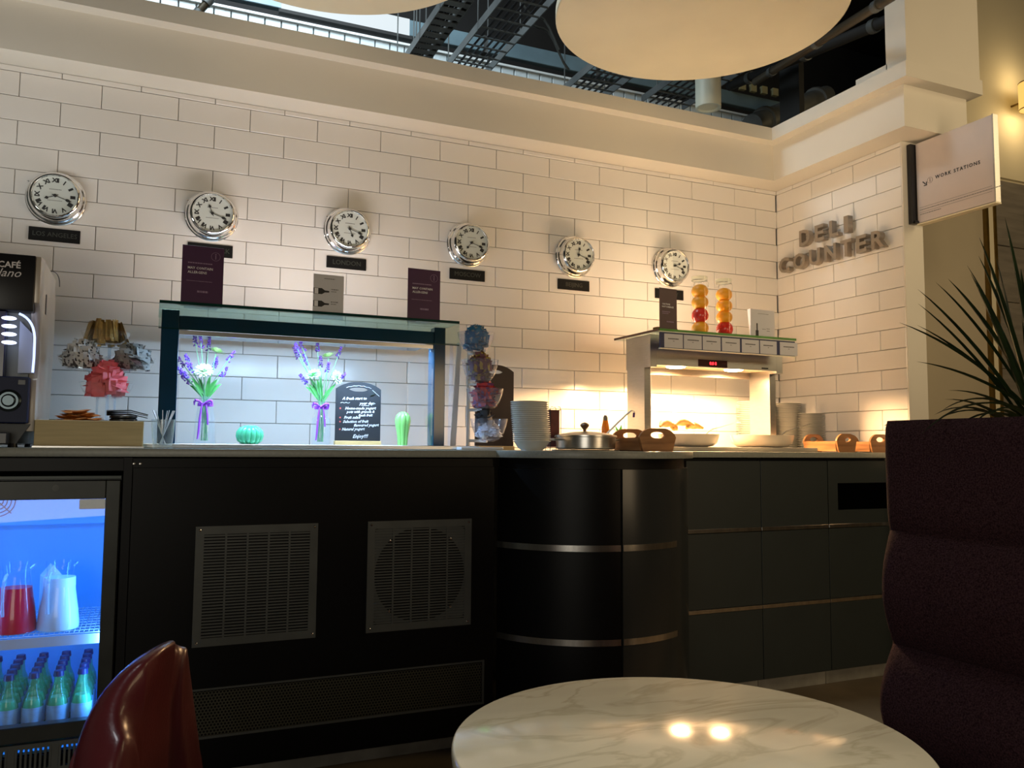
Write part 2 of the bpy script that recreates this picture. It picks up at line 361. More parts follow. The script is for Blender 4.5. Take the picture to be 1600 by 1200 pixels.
# grilles
def grille(x0, x1, z0, z1, round_, label):
    t = thing('vent_grille', label, 'vent', ((x0+x1)/2, YL, z0))
    yb, yf = YL-.0005, YL-.006; fr = .026; b = B()
    b.box((x0, yf, z0), (x0+fr, yb, z1)).box((x1-fr, yf, z0), (x1, yb, z1)).box((x0+fr, yf, z0), (x1-fr, yb, z0+fr)).box((x0+fr, yf, z1-fr), (x1-fr, yb, z1))
    n = 5; ww = (x1-x0-2*fr)
    for k in range(1, n): xm = x0+fr+ww*k/n; b.box((xm-.003, yf, z0+fr), (xm+.003, yb, z1-fr))
    new('frame', b, DKSTEEL, t, smooth=0)
    s = B(); nz = 34; zh = (z1-z0-2*fr)
    for k in range(nz):
        zc = z0+fr+zh*(k+.5)/nz; s.box((x0+fr, yf+.001, zc-.0026), (x1-fr, yb-.001, zc+.0026))
    new('slat', s, DKSTEEL, t, smooth=0, kind='stuff')
    sc = B()
    for sx in (x0+.012, x1-.012):
        for sz in (z0+.012, z1-.012): sc.lathe([(.0045,0),(.0045,.001),(.003,.002),(0,.0022)], n=10, M=Matrix.Translation((sx, yf, sz)) @ Matrix.Rotation(PI/2,4,'X'))
    new('screw', sc, CHROME, t)
    if round_:
        xm, zm, r = (x0+x1)/2, (z0+z1)/2, (x1-x0)/2-fr+.002; N = 64
        out = []
        for i in range(N):
            a = 2*PI*(i+.5)/N; ca, sa = math.cos(a), math.sin(a); q = ((x1-x0)/2-fr)/max(abs(ca), abs(sa)); out.append((xm+ca*q, zm+sa*q))
        new('backing_plate', B().ringpoly(out, [(xm+r*.985*math.cos(2*PI*(i+.5)/N), zm+r*.985*math.sin(2*PI*(i+.5)/N)) for i in range(N)], YL-.0003, YL-.0012), DKSTEEL, t, smooth=0)
        sc = B()
        for a in (47, 133, 227, 313): sc.lathe([(.004,0),(.004,.001),(0,.002)], n=10, M=Matrix.Translation((xm+r*.98*math.cos(math.radians(a)), yf, zm+r*.98*math.sin(math.radians(a)))) @ Matrix.Rotation(PI/2,4,'X'))
        new('bolt', sc, CHROME, t)
grille(-3.203, -2.818, .446, .823, False, 'square steel slatted vent grille nearer the fridge')
grille(-2.648, -2.266, .446, .823, True, 'square steel vent grille with a round opening, nearer the curved cabinet')
# perforated strip
pg = thing('perforated_grille', 'long low perforated dark metal grille below the two square vents', 'vent', (-2.75, YL, .169))
x0, x1, z0, z1 = -3.30, -2.219, .169, .310
b = B(); bm = b.bm; p = .0105; row = 0; z = z0+p/2
while z < z1-p*.3:
    x = x0 + (p/2 if row % 2 else 0)
    while x < x1:
        o_ = []; i_ = []
        for k in range(6):
            a = PI/6+k*PI/3; o_.append(bm.verts.new((x+p*.577*math.cos(a), YL-.002, z+p*.577*math.sin(a)))); i_.append(bm.verts.new((x+p*.37*math.cos(a), YL-.002, z+p*.37*math.sin(a))))
        for k in range(6): bm.faces.new((o_[k], o_[(k+1)%6], i_[(k+1)%6], i_[k]))
        x += p
    z += p*.866; row += 1
new('mesh_sheet', b, mat('dull_bronze_grille', (.085,.080,.055), .5, .4, var=.1), pg, smooth=0, kind='stuff')
new('frame', B().box((x0-.008, YL-.004, z0-.008), (x1+.008, YL-.0005, z0)).box((x0-.008, YL-.004, z1), (x1+.008, YL-.0005, z1+.006)).box((x1, YL-.004, z0), (x1+.008, YL-.0005, z1)), DKSTEEL, pg, smooth=0)
b = B()
for sx in (-3.39, -3.372): b.lathe([(.0035,0),(.0035,.001),(0,.002)], n=10, M=Matrix.Translation((sx, YL+.0035, 1.022)) @ Matrix.Rotation(PI/2,4,'X'))
new('screw', b, STEEL, lc)
# curved cabinet: two bowed doors with steel strips
cv = thing('curved_cabinet', 'black bow-fronted cabinet with two curved doors and steel strips', 'cabinet', (cc.x, cc.y, 0))
def shell(r0, r1, a0, a1, z0, z1, n=24):
    t = B(); A = arc(r1, a0, a1, n); I = arc(r0, a0, a1, n); t.prism(A+I[::-1], z0, z1); return t
a_l, a_m, a_r = -158.5, -96.8, -5.0
sp1, sp2 = .728, .402
hs = .016
for (a0, a1, sa1, nm) in ((a_l, a_m-.55, a_m-.55, 'left'), (a_m+.55, a_r, a_m+35.5, 'right')):
    d = new('door', shell(cr-.02, cr, a0, a1, .07, CT-.065), CHARCG if nm == 'right' else BLACKP, cv, smooth=25)
    for zc in (sp1, sp2): new('metal_strip', shell(cr, cr+.003, a0+.2, sa1, zc-hs/2-.003, zc+hs/2+.003), BSTEEL, d, smooth=25)
new('plinth', shell(cr-.07, cr-.05, a_l-2, a_r, .001, .069), KICK, cv, smooth=25)
new('top_rail', shell(cr-.03, cr-.014, a_l-1, a_r, CT-.064, CT-.027), BLACKP, cv, smooth=25)
# right cabinet run: three cupboards, each with three fronts
xr = [-1.232, -.829, -.435, -.048]
for k in range(3):
    xa, xb = xr[k]+.0015, xr[k+1]-.0015
    u = thing('cabinet_unit', ['charcoal base cabinet with three stacked fronts nearest the curved cabinet', 'charcoal base cabinet with three stacked fronts, second from the curved cabinet', 'charcoal base cabinet with a black recessed slot beside the banquette'][k], 'cabinet', ((xa+xb)/2, YR+.1, 0))
    new('carcass', B().box((xa, YR+.021, .08), (xb, -.03, CT-.03)), BLACKP, u, smooth=0)
    for j, (za, zb) in enumerate(((.735, CT-.04), (.395, .715), (.07, .375))):
        if k == 2 and j == 0:
            sx, sz0, sz1 = -.375, .800, .925; f = B()
            f.box((xa, YR, za), (sx, YR+.02, zb)).box((sx, YR, za), (xb, YR+.02, sz0)).box((sx, YR, sz1), (xb, YR+.02, zb))
            new('drawer_front', f, CHARC, u, smooth=0)
            new('slot', B().box((sx, YR+.012, sz0), (xb, YR+.02, sz1)), mat('unlit_black_recess', (.001,.001,.001), .9, spec=0), u, smooth=0)
        else: new('drawer_front', B().box((xa, YR, za), (xb, YR+.02, zb), .0012), CHARC, u, smooth=0)
    for zc in (.7265, .385): new('metal_strip', B().box((xa, YR-.002, zc-.0085), (xb, YR+.015, zc+.0085), .001), BSTEEL, u, smooth=0)
    new('plinth', B().box((xa, YR+.04, .001), (xb+(.04 if k == 2 else 0), YR+.055, .069)), KICK, u, smooth=0)
# ================================================================== DRINKS FRIDGE
fr = thing('drinks_fridge', 'black under-counter glass-door drinks fridge glowing blue', 'fridge', (-3.72, -.65, 0))
fy0, fy1 = YL-.002, -.32; fz0, fz1 = .08, .985
FRW = mat('fridge_blue_tinted_liner', (.17,.52,.85), .35, var=.06, scale=3)  # white liner with the blue LED glow mixed into its colour
b = B().box((FX0, fy0+.045, fz0), (FX0+.02, fy1, fz1-.001)).box((FX1-.02, fy0+.045, fz0), (FX1, fy1, fz1-.001)).box((FX0+.02, fy0+.045, fz1-.03), (FX1-.02, fy1, fz1-.001)).box((FX0+.02, fy0+.045, fz0), (FX1-.02, fy1, fz0+.08)).box((FX0+.02, fy1-.02, fz0+.08), (FX1-.02, fy1, fz1-.03))
new('body', b, BPLAS, fr, smooth=0)
ix0, ix1, iz0, iz1 = FX0+.022, FX1-.022, fz0+.085, fz1-.034
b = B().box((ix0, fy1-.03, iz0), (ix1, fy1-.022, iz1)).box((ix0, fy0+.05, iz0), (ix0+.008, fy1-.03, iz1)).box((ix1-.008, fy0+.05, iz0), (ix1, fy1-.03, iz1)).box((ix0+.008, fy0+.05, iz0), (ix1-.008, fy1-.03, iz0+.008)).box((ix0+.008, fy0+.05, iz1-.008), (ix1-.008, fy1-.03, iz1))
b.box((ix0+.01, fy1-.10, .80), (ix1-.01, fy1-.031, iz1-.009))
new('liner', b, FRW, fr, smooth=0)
# door frame and pane
dx0, dx1, dz0, dz1 = FX0+.004, FX1-.002, .215, .972; dw = .040
b = B().box((dx0, fy0-.004, dz0), (dx0+dw, fy0+.035, dz1), .002).box((dx1-dw, fy0-.004, dz0), (dx1, fy0+.035, dz1), .002).box((dx0+dw, fy0-.004, dz0), (dx1-dw, fy0+.035, dz0+dw+.006), .002).box((dx0+dw, fy0-.004, dz1-dw-.016), (dx1-dw, fy0+.035, dz1), .002)
dr = new('door', b, mat('black_anodised_frame', (.028,.030,.027), .38, .4, var=.2, scale=10), fr, smooth=0)
new('glass_pane', B().box((dx0+dw, fy0+.008, dz0+dw), (dx1-dw, fy0+.012, dz1-dw)), GL, dr, smooth=0)
new('door_lock', B().lathe([(.010,0),(.010,.001),(.003,.0014),(0,.0014)], n=20, M=Matrix.Translation((-3.60, fy0-.004, dz1-.022)) @ Matrix.Rotation(PI/2,4,'X')), DKSTEEL, dr)
new('hinge_cover', B().box((dx1-dw-.072, fy0+.014, dz1-dw-.048), (dx1-dw-.001, fy0+.03, dz1-dw-.018), .002), mat('blue_grey_plastic', (.008,.05,.085), .6, spec=.2), dr)
new('top_trim', B().box((FX0, fy0+.002, .976), (FX1, fy0+.04, .986), .001), mat('dark_teal_trim', (.045,.065,.06), .4), fr, smooth=0)
b = B().box((FX0, fy0+.004, .195), (FX1, fy0+.02, .208)).box((FX0, fy0+.004, .12), (FX1, fy0+.02, .135))
k = 0; x = FX0+.01
while x < FX1-.01:
    if k % 9 != 8: b.box((x, fy0+.004, .135), (x+.006, fy0+.02, .195))
    else: b.box((x-.006, fy0+.004, .135), (x+.012, fy0+.02, .195))
    x += .0125; k += 1
new('base_grille', b, DKSTEEL, fr, smooth=0, kind='stuff')
# wire shelves
def shelf(z):
    b = B(); ya, yb = fy0+.07, fy1-.11
    for i in range(11): b.tube([(ix0+.012, ya+(yb-ya)*i/10, z), (ix1-.012, ya+(yb-ya)*i/10, z)], .0016, 5)
    for i in range(40): xx = ix0+.012+(ix1-ix0-.024)*i/39; b.tube([(xx, ya, z+.003), (xx, yb, z+.003)], .0012, 4)
    b.box((ix0+.012, ya-.004, z-.034), (ix1-.012, ya-.001, z-.004))
    return new('wire_shelf', b, mat('white_coated_wire', (.70,.80,.88), .3, .1), fr, smooth=20)
SH = PY(92, 988, -.83).z; shelf(SH)
fan = B()
for r in (.018, .03, .042, .054): fan.lathe([(r-.002,0),(r,.003),(r+.002,0)], n=28, caps=False, M=Matrix.Translation((-3.82, fy1-.102, .885)) @ Matrix.Rotation(PI/2,4,'X'))
for a in range(4): fan.tube([(-3.82+.01*math.cos(a*PI/2+.78), fy1-.104, .885+.01*math.sin(a*PI/2+.78)), (-3.82+.062*math.cos(a*PI/2+.78), fy1-.104, .885+.062*math.sin(a*PI/2+.78))], .002, 6)
new('fan_guard', fan, mat('dark_blue_wire', (.01,.03,.12), .4), fr)
area('fridge_led_top', (-3.72, fy0+.060, iz1-.012), .50, 2.2, (.09, .31, 1), (0, .45, -1), .03)
area('fridge_led_side', (ix1-.012, fy0+.058, .55), .03, 2.0, (.10, .36, 1), (-1, .7, 0), .55)
area('fridge_led_side', (ix0+.012, fy0+.058, .55), .03, 2.0, (.10, .36, 1), (1, .7, 0), .55)
# jugs
def jug(x, y, liq, level, label):
    t = thing('glass_jug', label, 'jug', (x, y, SH+.0045))
    z = SH+.0045; prof = [(.058,0),(.060,.004),(.061,.02),(.056,.065),(.047,.12),(.038,.165),(.037,.178),(.040,.192),(.043,.208)]
    b = B().lathe(prof, (x,y,z), 32, caps=False); b.lathe([(0,.001),(.058,.001)], (x,y,z), 32, caps=False)
    new('body', b, GL, t)
    h = bezier((x-.022, y-.036, z+.178), (x-.030, y-.092, z+.170), (x-.024, y-.066, z+.06), 10); b = B().tube(h, .0045, 8)
    new('handle', b, glass('thick_glass', (.9,.95,1), 1, .02, .45, (.9,.95,1)), t)
    new('spout', B().tube([(x+.036,y,z+.190),(x+.047,y,z+.202),(x+.053,y,z+.209)], [.010,.008,.004], 8, flat=.5), GL, t)
    pr = [(.0,.003),(.0565,.003)]+[(r-.0022, zz) for r, zz in prof[1:] if zz < level]; pr += [(pr[-1][0]*.97, level), (0, level)]
    l = B().lathe(pr, (x,y,z), 32)
    new('drink', l, liq, t)
    return t
jug(PY(24, 950, -.80).x, -.80, mat('red_cordial', (.95,.02,.05), .3), .135, 'glass jug of red cordial on the fridge shelf')
jug(PY(92, 950, -.80).x, -.80, mat('pale_milk', (.85,.95,.95), .3), .160, 'glass jug of milky white drink beside the red one')
ct = thing('carton', 'white printed drinks carton behind the white jug', 'carton', (PY(76, 950, -.72).x, -.68, SH+.0045), .25)
b = B().box((-.028,-.028,0),(.028,.028,.15)); b.prism([(-.028,.15),(.028,.15),(0,.185)], -.028, .028, 'y'); 
bmesh.ops.transform(b.bm, matrix=wm(ct), verts=b.bm.verts); new('body', b, WPLAS, ct, smooth=0)
b = B().box((-.012,-.0295,.05),(.004,-.0282,.085)); bmesh.ops.transform(b.bm, matrix=wm(ct), verts=b.bm.verts); new('printed_patch', b, mat('lime_print', (.30,.85,.15), .5), ct)
# small bottles on the fridge floor: columns x rows
BOTG = glass('green_bottle_glass', (.55,.92,.70), .9, .02, .16, (.25,.75,.45))
LBL = mat('pale_blue_label', (.30,.55,.72), .5, var=.1, scale=40); CAPM = mat('navy_crown_cap', (.01,.02,.12), .35)
bz = iz0+.009
def bottle(x, y):
    t = thing('juice_bottle', 'small pale green bottle with pale label and dark cap on the fridge floor', 'bottle', (x, y, bz), 0, 'small green bottles on the fridge floor')
    z = bz
    new('body', B().lathe([(.0,0),(.027,.001),(.029,.006),(.029,.120),(.026,.138),(.015,.165),(.0125,.185),(.0125,.205)], (x,y,z), 16), BOTG, t)
    new('juice', B().lathe([(0,.004),(.0265,.005),(.0265,.118),(.02,.140),(0,.141)], (x,y,z), 12), mat('green_lemonade', (.16,.62,.42), .3), t)
    new('paper_label', B().lathe([(.0296,.055),(.0296,.118)], (x,y,z), 16, caps=False), LBL, t)
    new('cap', B().lathe([(.0,.217),(.013,.216),(.0148,.204),(.0148,.200)][::-1], (x,y,z), 16), CAPM, t)
    return t
b0 = None
xsb = [-3.510 - .066*i for i in range(8)]
W_ = ['first','second','third','fourth','fifth','sixth','seventh','eighth']
for r_i, yy in enumerate((-.835, -.770, -.705, -.640, -.575)):
    for c_i, xx in enumerate(xsb):
        lb = 'small pale green bottle in the fridge, %s row, %s from the right' % (['front','second','third','fourth','back'][r_i], W_[c_i])
        if b0 is None: b0 = reg(bottle(xx, yy)); b0['label'] = lb
        else: dup(b0, (xx, yy, bz), (0,0,random.uniform(-.3,.3)), label=lb)
# ================================================================== WALL CLOCKS AND CITY PLATES
FACE = mat('clock_face_white', (.62,.66,.62), .45, var=.03)
NUM = ['XII','I','II','III','IIII','V','VI','VII','VIII','IX','X','XI']
cities = [(-3.729,'LOS ANGELES',8.3),(-3.135,'NEW YORK',11.3),(-2.542,'LONDON',5.3),(-1.946,'MOSCOW',7.3),(-1.356,'BEIJING',12.3),(-.764,'SYDNEY',2.3)]
zc = 2.073
def clock(x, city, hr):
    t = thing('wall_clock', 'round chrome wall clock with roman numerals above the black %s plate' % city, 'clock', (x, -.003, zc))
    Mt = Matrix.Translation((x, -.002, zc)) @ Matrix.Rotation(PI/2, 4, 'X')
    new('case', B().lathe([(0,.0),(.106,.0),(.110,.004),(.110,.012),(.105,.016),(.103,.022),(.103,.028),(.098,.032),(.096,.045),(.094,.060),(.089,.068),(.083,.070),(.080,.066),(.079,.056),(0,.0555)], n=56, M=Mt), CHROME, t, smooth=40)
    f = new('dial', B().lathe([(0,.0562),(.079,.0562),(.079,.0575),(0,.0575)], n=48, M=Mt), FACE, t)
    yt = -.002-.0580
    for i, s in enumerate(NUM):
        a = PI/2 - i*PI/6
        rot = Matrix.Rotation(PI/2, 4, 'X')
        text('numeral', s, .024, INKB, f, (x+.062*math.cos(a), yt, zc+.062*math.sin(a)), tilt=a-PI/2, align='CENTER', ext=.0003, bold=.0010, res=1, space=.85)
    b = B(); [b.box((x-.021+.0055*k, yt-.0002, zc+.024), (x-.0172+.0055*k, yt+.0002, zc+.027)) for k in range(8)]
    [b.box((x-.026+.0048*k, yt-.0002, zc-.021), (x-.0225+.0048*k, yt+.0002, zc-.0185)) for k in range(11)]
    new('dial_print', b, INKG, f, smooth=0)
    for nm, hrs, L, yy in (('hour_hand', hr/12, .040, yt-.002), ('minute_hand', .303, .062, yt-.004)):
        a = PI/2 - 2*PI*hrs; d = Vector((math.cos(a), 0, math.sin(a))); n_ = Vector((-d.z, 0, d.x)); o = Vector((x, yy, zc))
        P_ = [(-.012,.0012),(0,.0014),(L*.62,.0011),(L*.70,.0052),(L*.80,.0062),(L*.88,.0035),(L,.0004)]
        poly = [o+d*u+n_*v for u, v in P_] + [o+d*u-n_*v for u, v in reversed(P_)]
        new(nm, B().prism([(p.x, p.z) for p in poly], yy-.0006, yy+.0006, 'y'), INKB, t, smooth=0)
    new('hub', B().lathe([(0,.0575),(.006,.0575),(.006,.065),(0,.066)], n=16, M=Mt), INKB, t)
    new('crystal', B().lathe([(.0795,.066),(.05,.0675),(0,.068)], n=40, M=Mt, caps=False), GL, t)
    for a in (20, 160, 270):
        pass
    new('bezel_screw', B().lathe([(0,0),(.003,0),(.003,.006),(0,.007)], n=8, M=Matrix.Translation((x-.096, -.03, zc+.055)) @ Matrix.Rotation(-PI/2, 4, 'Y')), CHROME, t)
    p = thing('city_plate', 'small black plate reading %s under its wall clock' % city, 'plaque', (x+.003, -.003, 1.898))
    new('plate', B().box((x-.092, -.009, 1.898), (x+.092, -.0025, 1.952), .001), mat('black_plaque', (.006,.006,.006), .6, spec=.2), p, smooth=0)
    text('lettering', city, .026 if len(city) > 8 else .030, mat('dim_engraved_letters', (.045,.05,.04), .4), p, (x+.001, -.0092, 1.925), align='CENTER', ext=.0004)
for c_ in cities: clock(*c_)
# ================================================================== DELI COUNTER LETTERS
LET = mat('grey_metal_letters', (.34,.29,.24), .35, .6, var=.05)
ws = thing('wall_lettering', 'raised metal letters reading DELI COUNTER on the right tiled wall', 'sign', (-.003, -.44, 2.08))
for s, yl, yr_, zt, zb in (('DELI', .233, .588, 2.302, 2.215), ('COUNTER', .066, .812, 2.180, 2.090)):
    n = len(s); pitch = {'DELI': .104, 'COUNTER': .1135}[s]
    yy = yl
    wds = {'D':.078,'E':.066,'L':.062,'I':.03,'C':.084,'O':.092,'U':.080,'N':.082,'T':.074,'R':.078}
    tot = sum(wds[c] for c in s); gap = ((yr_-yl) - tot)/(n-1)
    for c in s:
        o = text('letter', c, .122, LET, None, (0,0,0), 'x', ext=.017, bold=.0035, res=3)
        me = o.data; ys_ = [v.co.y for v in me.vertices]; zs_ = [v.co.z for v in me.vertices]
        sy = wds[c]/(max(ys_)-min(ys_)); sz = .089/(max(zs_)-min(zs_)); cy = (max(ys_)+min(ys_))/2; cz = min(zs_)
        for v in me.vertices: v.co = Vector((v.co.x, (v.co.y-cy)*sy, (v.co.z-cz)*sz))
        o.parent = ws; o.location = Vector((-.032, -(yy+wds[c]/2), zb)) - ws.location
        pin = B().box((-.0165, -(yy+wds[c]/2)-.004, zb+.035), (-.002, -(yy+wds[c]/2)+.004, zb+.043)); new('standoff', pin, STEEL, o, smooth=0)
        yy += wds[c]+gap
# ================================================================== WORK STATIONS PROJECTING SIGN
sg = thing('projecting_sign', 'white square blade sign reading WORK STATIONS on the wall end', 'sign', (.075, -.90, 2.187))
new('bracket', B().box((.030, -.918, 2.187), (.072, -.894, 2.587), .002).box((.04, -.93, 2.19), (.07, -.918, 2.20)), BPLAS, sg, smooth=0)
new('panel', B().box((.060, -1.325, 2.190), (.090, -.922, 2.587), .001), mat('pinkish_white_acrylic', (.66,.58,.56), .4, var=.02), sg, smooth=0)
new('edge_cap', B().box((.058, -1.332, 2.186), (.092, -1.3255, 2.590), .001), STEEL, sg, smooth=0)
new('bottom_rail', B().box((.056, -1.332, 2.180), (.094, -.92, 2.1865)), CREAM, sg, smooth=0)
xs_ = .0595
text('lettering', 'WORK STATIONS', .0235, INKB, sg, (xs_, -1.028, 2.388), 'x', space=1.32, bold=.0005)
b = B(); yy, zz = -.965, 2.374
b.prism([(-.0+yy+.010, zz+.012), (yy+.006, zz+.015), (yy-.010, zz-.001), (yy-.006, zz-.004)], xs_-.0004, xs_+.0004, 'x')
b.prism([(yy-.011, zz+.008), (yy-.016, zz+.008), (yy-.016, zz-.010), (yy-.011, zz-.010)], xs_-.0004, xs_+.0004, 'x')
b.prism([(yy+.002, zz-.006), (yy+.002, zz-.0105), (yy-.0155, zz-.0105), (yy-.0155, zz-.006)], xs_-.0004, xs_+.0004, 'x')
new('arrow', b, INKB, sg, smooth=0)
b = B(); yy, zz = -.998, 2.384; N = 32
b.ringpoly([(yy+.0145*math.cos(2*PI*i/N), zz+.0145*math.sin(2*PI*i/N)) for i in range(N)], [(yy+.0137*math.cos(2*PI*i/N), zz+.0137*math.sin(2*PI*i/N)) for i in range(N)], xs_-.0004, xs_+.0004, 'x')
b.box((xs_-.0004, yy-.0012, zz-.009), (xs_+.0004, yy+.0012, zz+.004)); b.box((xs_-.0004, yy-.002, zz+.006), (xs_+.0004, yy+.002, zz+.009))
new('round_logo', b, INKB, sg, smooth=0)
b = B()
for zq in (2.262, 2.238): b.box((xs_-.0004, -1.315, zq), (xs_+.0004, -.935, zq+.0012))
new('rule_line', b, INKG, sg, smooth=0)
def fine_print(parent, m, y0, z, n, face, plane, step=.0065, h=.0035, gap=.32, name='fine_print', seed=1):
    rn = random.Random(seed); b = B(); u = y0
    for i in range(n):
        wdt = step*rn.uniform(.5, 2.2)
        if face == 'x': b.box((plane-.0003, u-wdt, z), (plane+.0003, u, z+h)); u -= wdt+step*gap
        else: b.box((u, plane-.0003, z), (u+wdt, plane+.0003, z+h)); u += wdt+step*gap
    return new(name, b, m, parent, smooth=0)
fine_print(sg, INKG, -.937, 2.249, 38, 'x', xs_, seed=3)
fine_print(sg, INKG, -.937, 2.227, 12, 'x', xs_, seed=4)
def ordn(k, n, top='topmost', bot='lowest', mid='%s from the top'):
    W = ['first','second','third','fourth','fifth','sixth','seventh','eighth','ninth','tenth','eleventh','twelfth','thirteenth','fourteenth','fifteenth','sixteenth','seventeenth','eighteenth','nineteenth','twentieth','twenty-first','twenty-second','twenty-third','twenty-fourth','twenty-fifth','twenty-sixth','twenty-seventh','twenty-eighth','twenty-ninth','thirtieth']
    return top if k == 0 else bot if k == n-1 else mid % W[k]
# ================================================================== REFRIGERATED DISPLAY GANTRY (left)
gy0, gy1 = -.70, -.34
gx0, gx1 = -3.328, -2.240; gz = 1.577
dc = thing('display_case', 'blue-lit glass-topped display case with navy beam on the counter', 'display case', (-2.8, -.5, CT))
new('base', B().box((-3.385, -.735, CT+.0005), (-2.16, -.30, CT+.016), .002), STEEL, dc, smooth=0)
bz0, bz1 = 1.482, 1.532
px0, px1 = -3.325, -3.268
for nm, xa, xb in (('post', -3.325, -3.268), ('post', -2.338, -2.292)):
    new(nm, B().box((xa, -.695, CT+.016), (xb, -.645, 1.55), .002).box((xa, -.645, CT+.016), (xb, -.62, 1.50), .002), NAVY, dc, smooth=0)
new('beam', B().box((-3.268, -.690, bz0), (-2.338, -.44, bz1), .002), NAVY, dc, smooth=0)
new('light_housing', B().box((-3.266, -.685, 1.466), (-2.340, -.670, 1.481)), STEEL, dc, smooth=0)
new('led_strip', B().box((-3.24, -.655, 1.474), (-2.36, -.635, 1.4815)), emis('cool_white_led', (.80,.88,1), 5), dc, smooth=0)
area('display_led', (-2.8, -.645, 1.468), .88, 11.5, (.44, .69, 1), (0, .34, -1), .03)
b = B().box((gx0-.006, gy0-.006, gz-.008), (gx1, gy1, gz))
tp = new('glass_top', b, GLG, dc, smooth=0)
new('glass_edge', B().box((gx0-.006, gy0-.010, gz-.009), (gx1, gy0-.0065, gz+.001)).box((gx0-.006, gy0-.010, 1.480), (gx1, gy0-.0065, 1.4835)), GREDGE, tp, smooth=0)
new('glass_front', B().box((gx0-.006, gy0-.0095, 1.4835), (gx1, gy0-.0045, gz-.009)), GLG, dc, smooth=0)
new('glass_side', B().box((-2.346, -.69, CT+.017), (-2.340, -.36, 1.46)), GL, dc, smooth=0)
new('glass_side', B().box((-3.266, -.64, CT+.017), (-3.260, -.36, 1.46)), GL, dc, smooth=0)
sf = B().prism([(-.62, CT+.0165), (-.56, CT+.0165), (-.575, 1.50), (-.60, 1.50)], -2.232, -2.226, 'x')
new('support_fin', sf, FROST, dc, smooth=0)
b = B().prism([(-2.247, CT+.0165), (-2.224, CT+.0165), (-2.205, 1.50), (-2.222, 1.50)], -.640, -.634, 'y')
new('support_fin', b, WPLAS, dc, smooth=0)
# ------------------------------------------------------------------ printed stands on the glass
def menu(name, label, xl, xr_, ztop, z0, y, m, ink, rz=0.05, cat='menu stand', base=BRASS, base_w=.8):
    xc = (xl+xr_)/2; wd = xr_-xl; t = thing(name, label, cat, (xc, y, z0), rz)
    M = wm(t)
    def pt(o_, b_, mm, par=t, sm=0): bmesh.ops.transform(b_.bm, matrix=M, verts=b_.bm.verts); return new(o_, b_, mm, par, smooth=sm)
    if base:
        pt('base_block', B().box((-wd*base_w/2, -.018, 0), (wd*base_w/2, .018, .020), .0015), base)
    pt('card', B().box((-wd/2, -.0225, .0015), (wd/2, -.0195, ztop-z0), .0005), m)
    return t, M, wd, ztop-z0
def lab(t, M, items):
    for (s, size, ink, u, v, al) in items:
        o = text('lettering', s, size, ink, None, (0,0,0), 'y', align=al, bold=.0001, res=1)
        o.data.transform(Matrix.Translation(o.location)); o.location = (u, -.0229, v); 
        # mesh was centred on its own box: shift so that alignment holds
        xs = [q.co.x for q in o.data.vertices]; 
        o.data.transform(Matrix.Translation((-min(xs) if al == 'LEFT' else -(min(xs)+max(xs))/2, 0, 0)))
        o.parent = t
def lines(t, M, rows, ink):
    b = B(); rn = random.Random(5)
    for (u0, u1, v, h) in rows:
        u = u0
        while u < u1: wq = min(rn.uniform(.002, .008), u1-u); b.box((u, -.0229, v), (u+wq, -.0226, v+h)); u += wq+.0015
    bmesh.ops.transform(b.bm, matrix=M, verts=b.bm.verts); new('fine_print', b, ink, t, smooth=0)
def logo(t, M, u, v, r, ink):
    b = B(); N = 28
    b.ringpoly([(u+r*math.cos(2*PI*i/N), v+r*math.sin(2*PI*i/N)) for i in range(N)], [(u+r*.93*math.cos(2*PI*i/N), v+r*.93*math.sin(2*PI*i/N)) for i in range(N)], -.0229, -.0226)
    b.box((u-r*.08, -.0229, v-r*.6), (u+r*.08, -.0226, v+r*.3)).box((u-r*.14, -.0229, v+r*.42), (u+r*.14, -.0226, v+r*.62))
    bmesh.ops.transform(b.bm, matrix=M, verts=b.bm.verts); new('round_logo', b, ink, t, smooth=0)
for (pl, pr, pt_, lb) in ((282, 347, 385, 'dark purple allergen card on the display case below the New York clock'), (634, 685, 420.5, 'dark purple allergen card at the right end of the display case')):
    y = -.58
    xl, xr_ = PY(pl, 450, y).x, PY(pr, 460, y).x; zt = PY((pl+pr)/2, pt_+2, y).z
    t, M, wd, ht = menu('menu_stand', lb, xl, xr_, zt, gz+.001, y, PURP, INKW)
    lab(t, M, [('MAY CONTAIN', .0125, INKW, -wd*.36, ht*.635, 'LEFT'), ('ALLERGENS', .0125, INKW, -wd*.36, ht*.565, 'LEFT')])
    lines(t, M, [(-wd*.36, wd*.22, ht*.71, .004), (-wd*.38, wd*.24, ht*.42, .002), (-wd*.12, wd*.14, ht*.24, .007)], INKP)
    logo(t, M, wd*.30, ht*.85, .016, INKP)
y = -.50; xl, xr_ = PY(487, 460, y).x, PY(535, 460, y).x; zt = PY(511, 431, y).z
t, M, wd, ht = menu('menu_stand', 'white wine card with two bottle pictures on the display case', xl, xr_, zt, gz+.001, y, PAPER, INKB, base=None)
lines(t, M, [(-wd*.15, wd*.2, ht*.90, .003), (wd*.08, wd*.32, ht*.665, .004), (wd*.08, wd*.26, ht*.62, .003), (wd*.08, wd*.32, ht*.385, .004), (wd*.08, wd*.26, ht*.34, .003)], INKG)
b = B()
for v in (ht*.62, ht*.34):
    z_ = v; b.prism([(-wd*.49, z_-.012), (-wd*.22, z_-.012), (-wd*.12, z_-.004), (wd*.02, z_-.003), (wd*.02, z_+.003), (-wd*.12, z_+.004), (-wd*.22, z_+.012), (-wd*.49, z_+.012)], -.0229, -.0226, 'y')
bmesh.ops.transform(b.bm, matrix=M, verts=b.bm.verts); new('printed_bottle', b, INKB, t, smooth=0)
b = B()
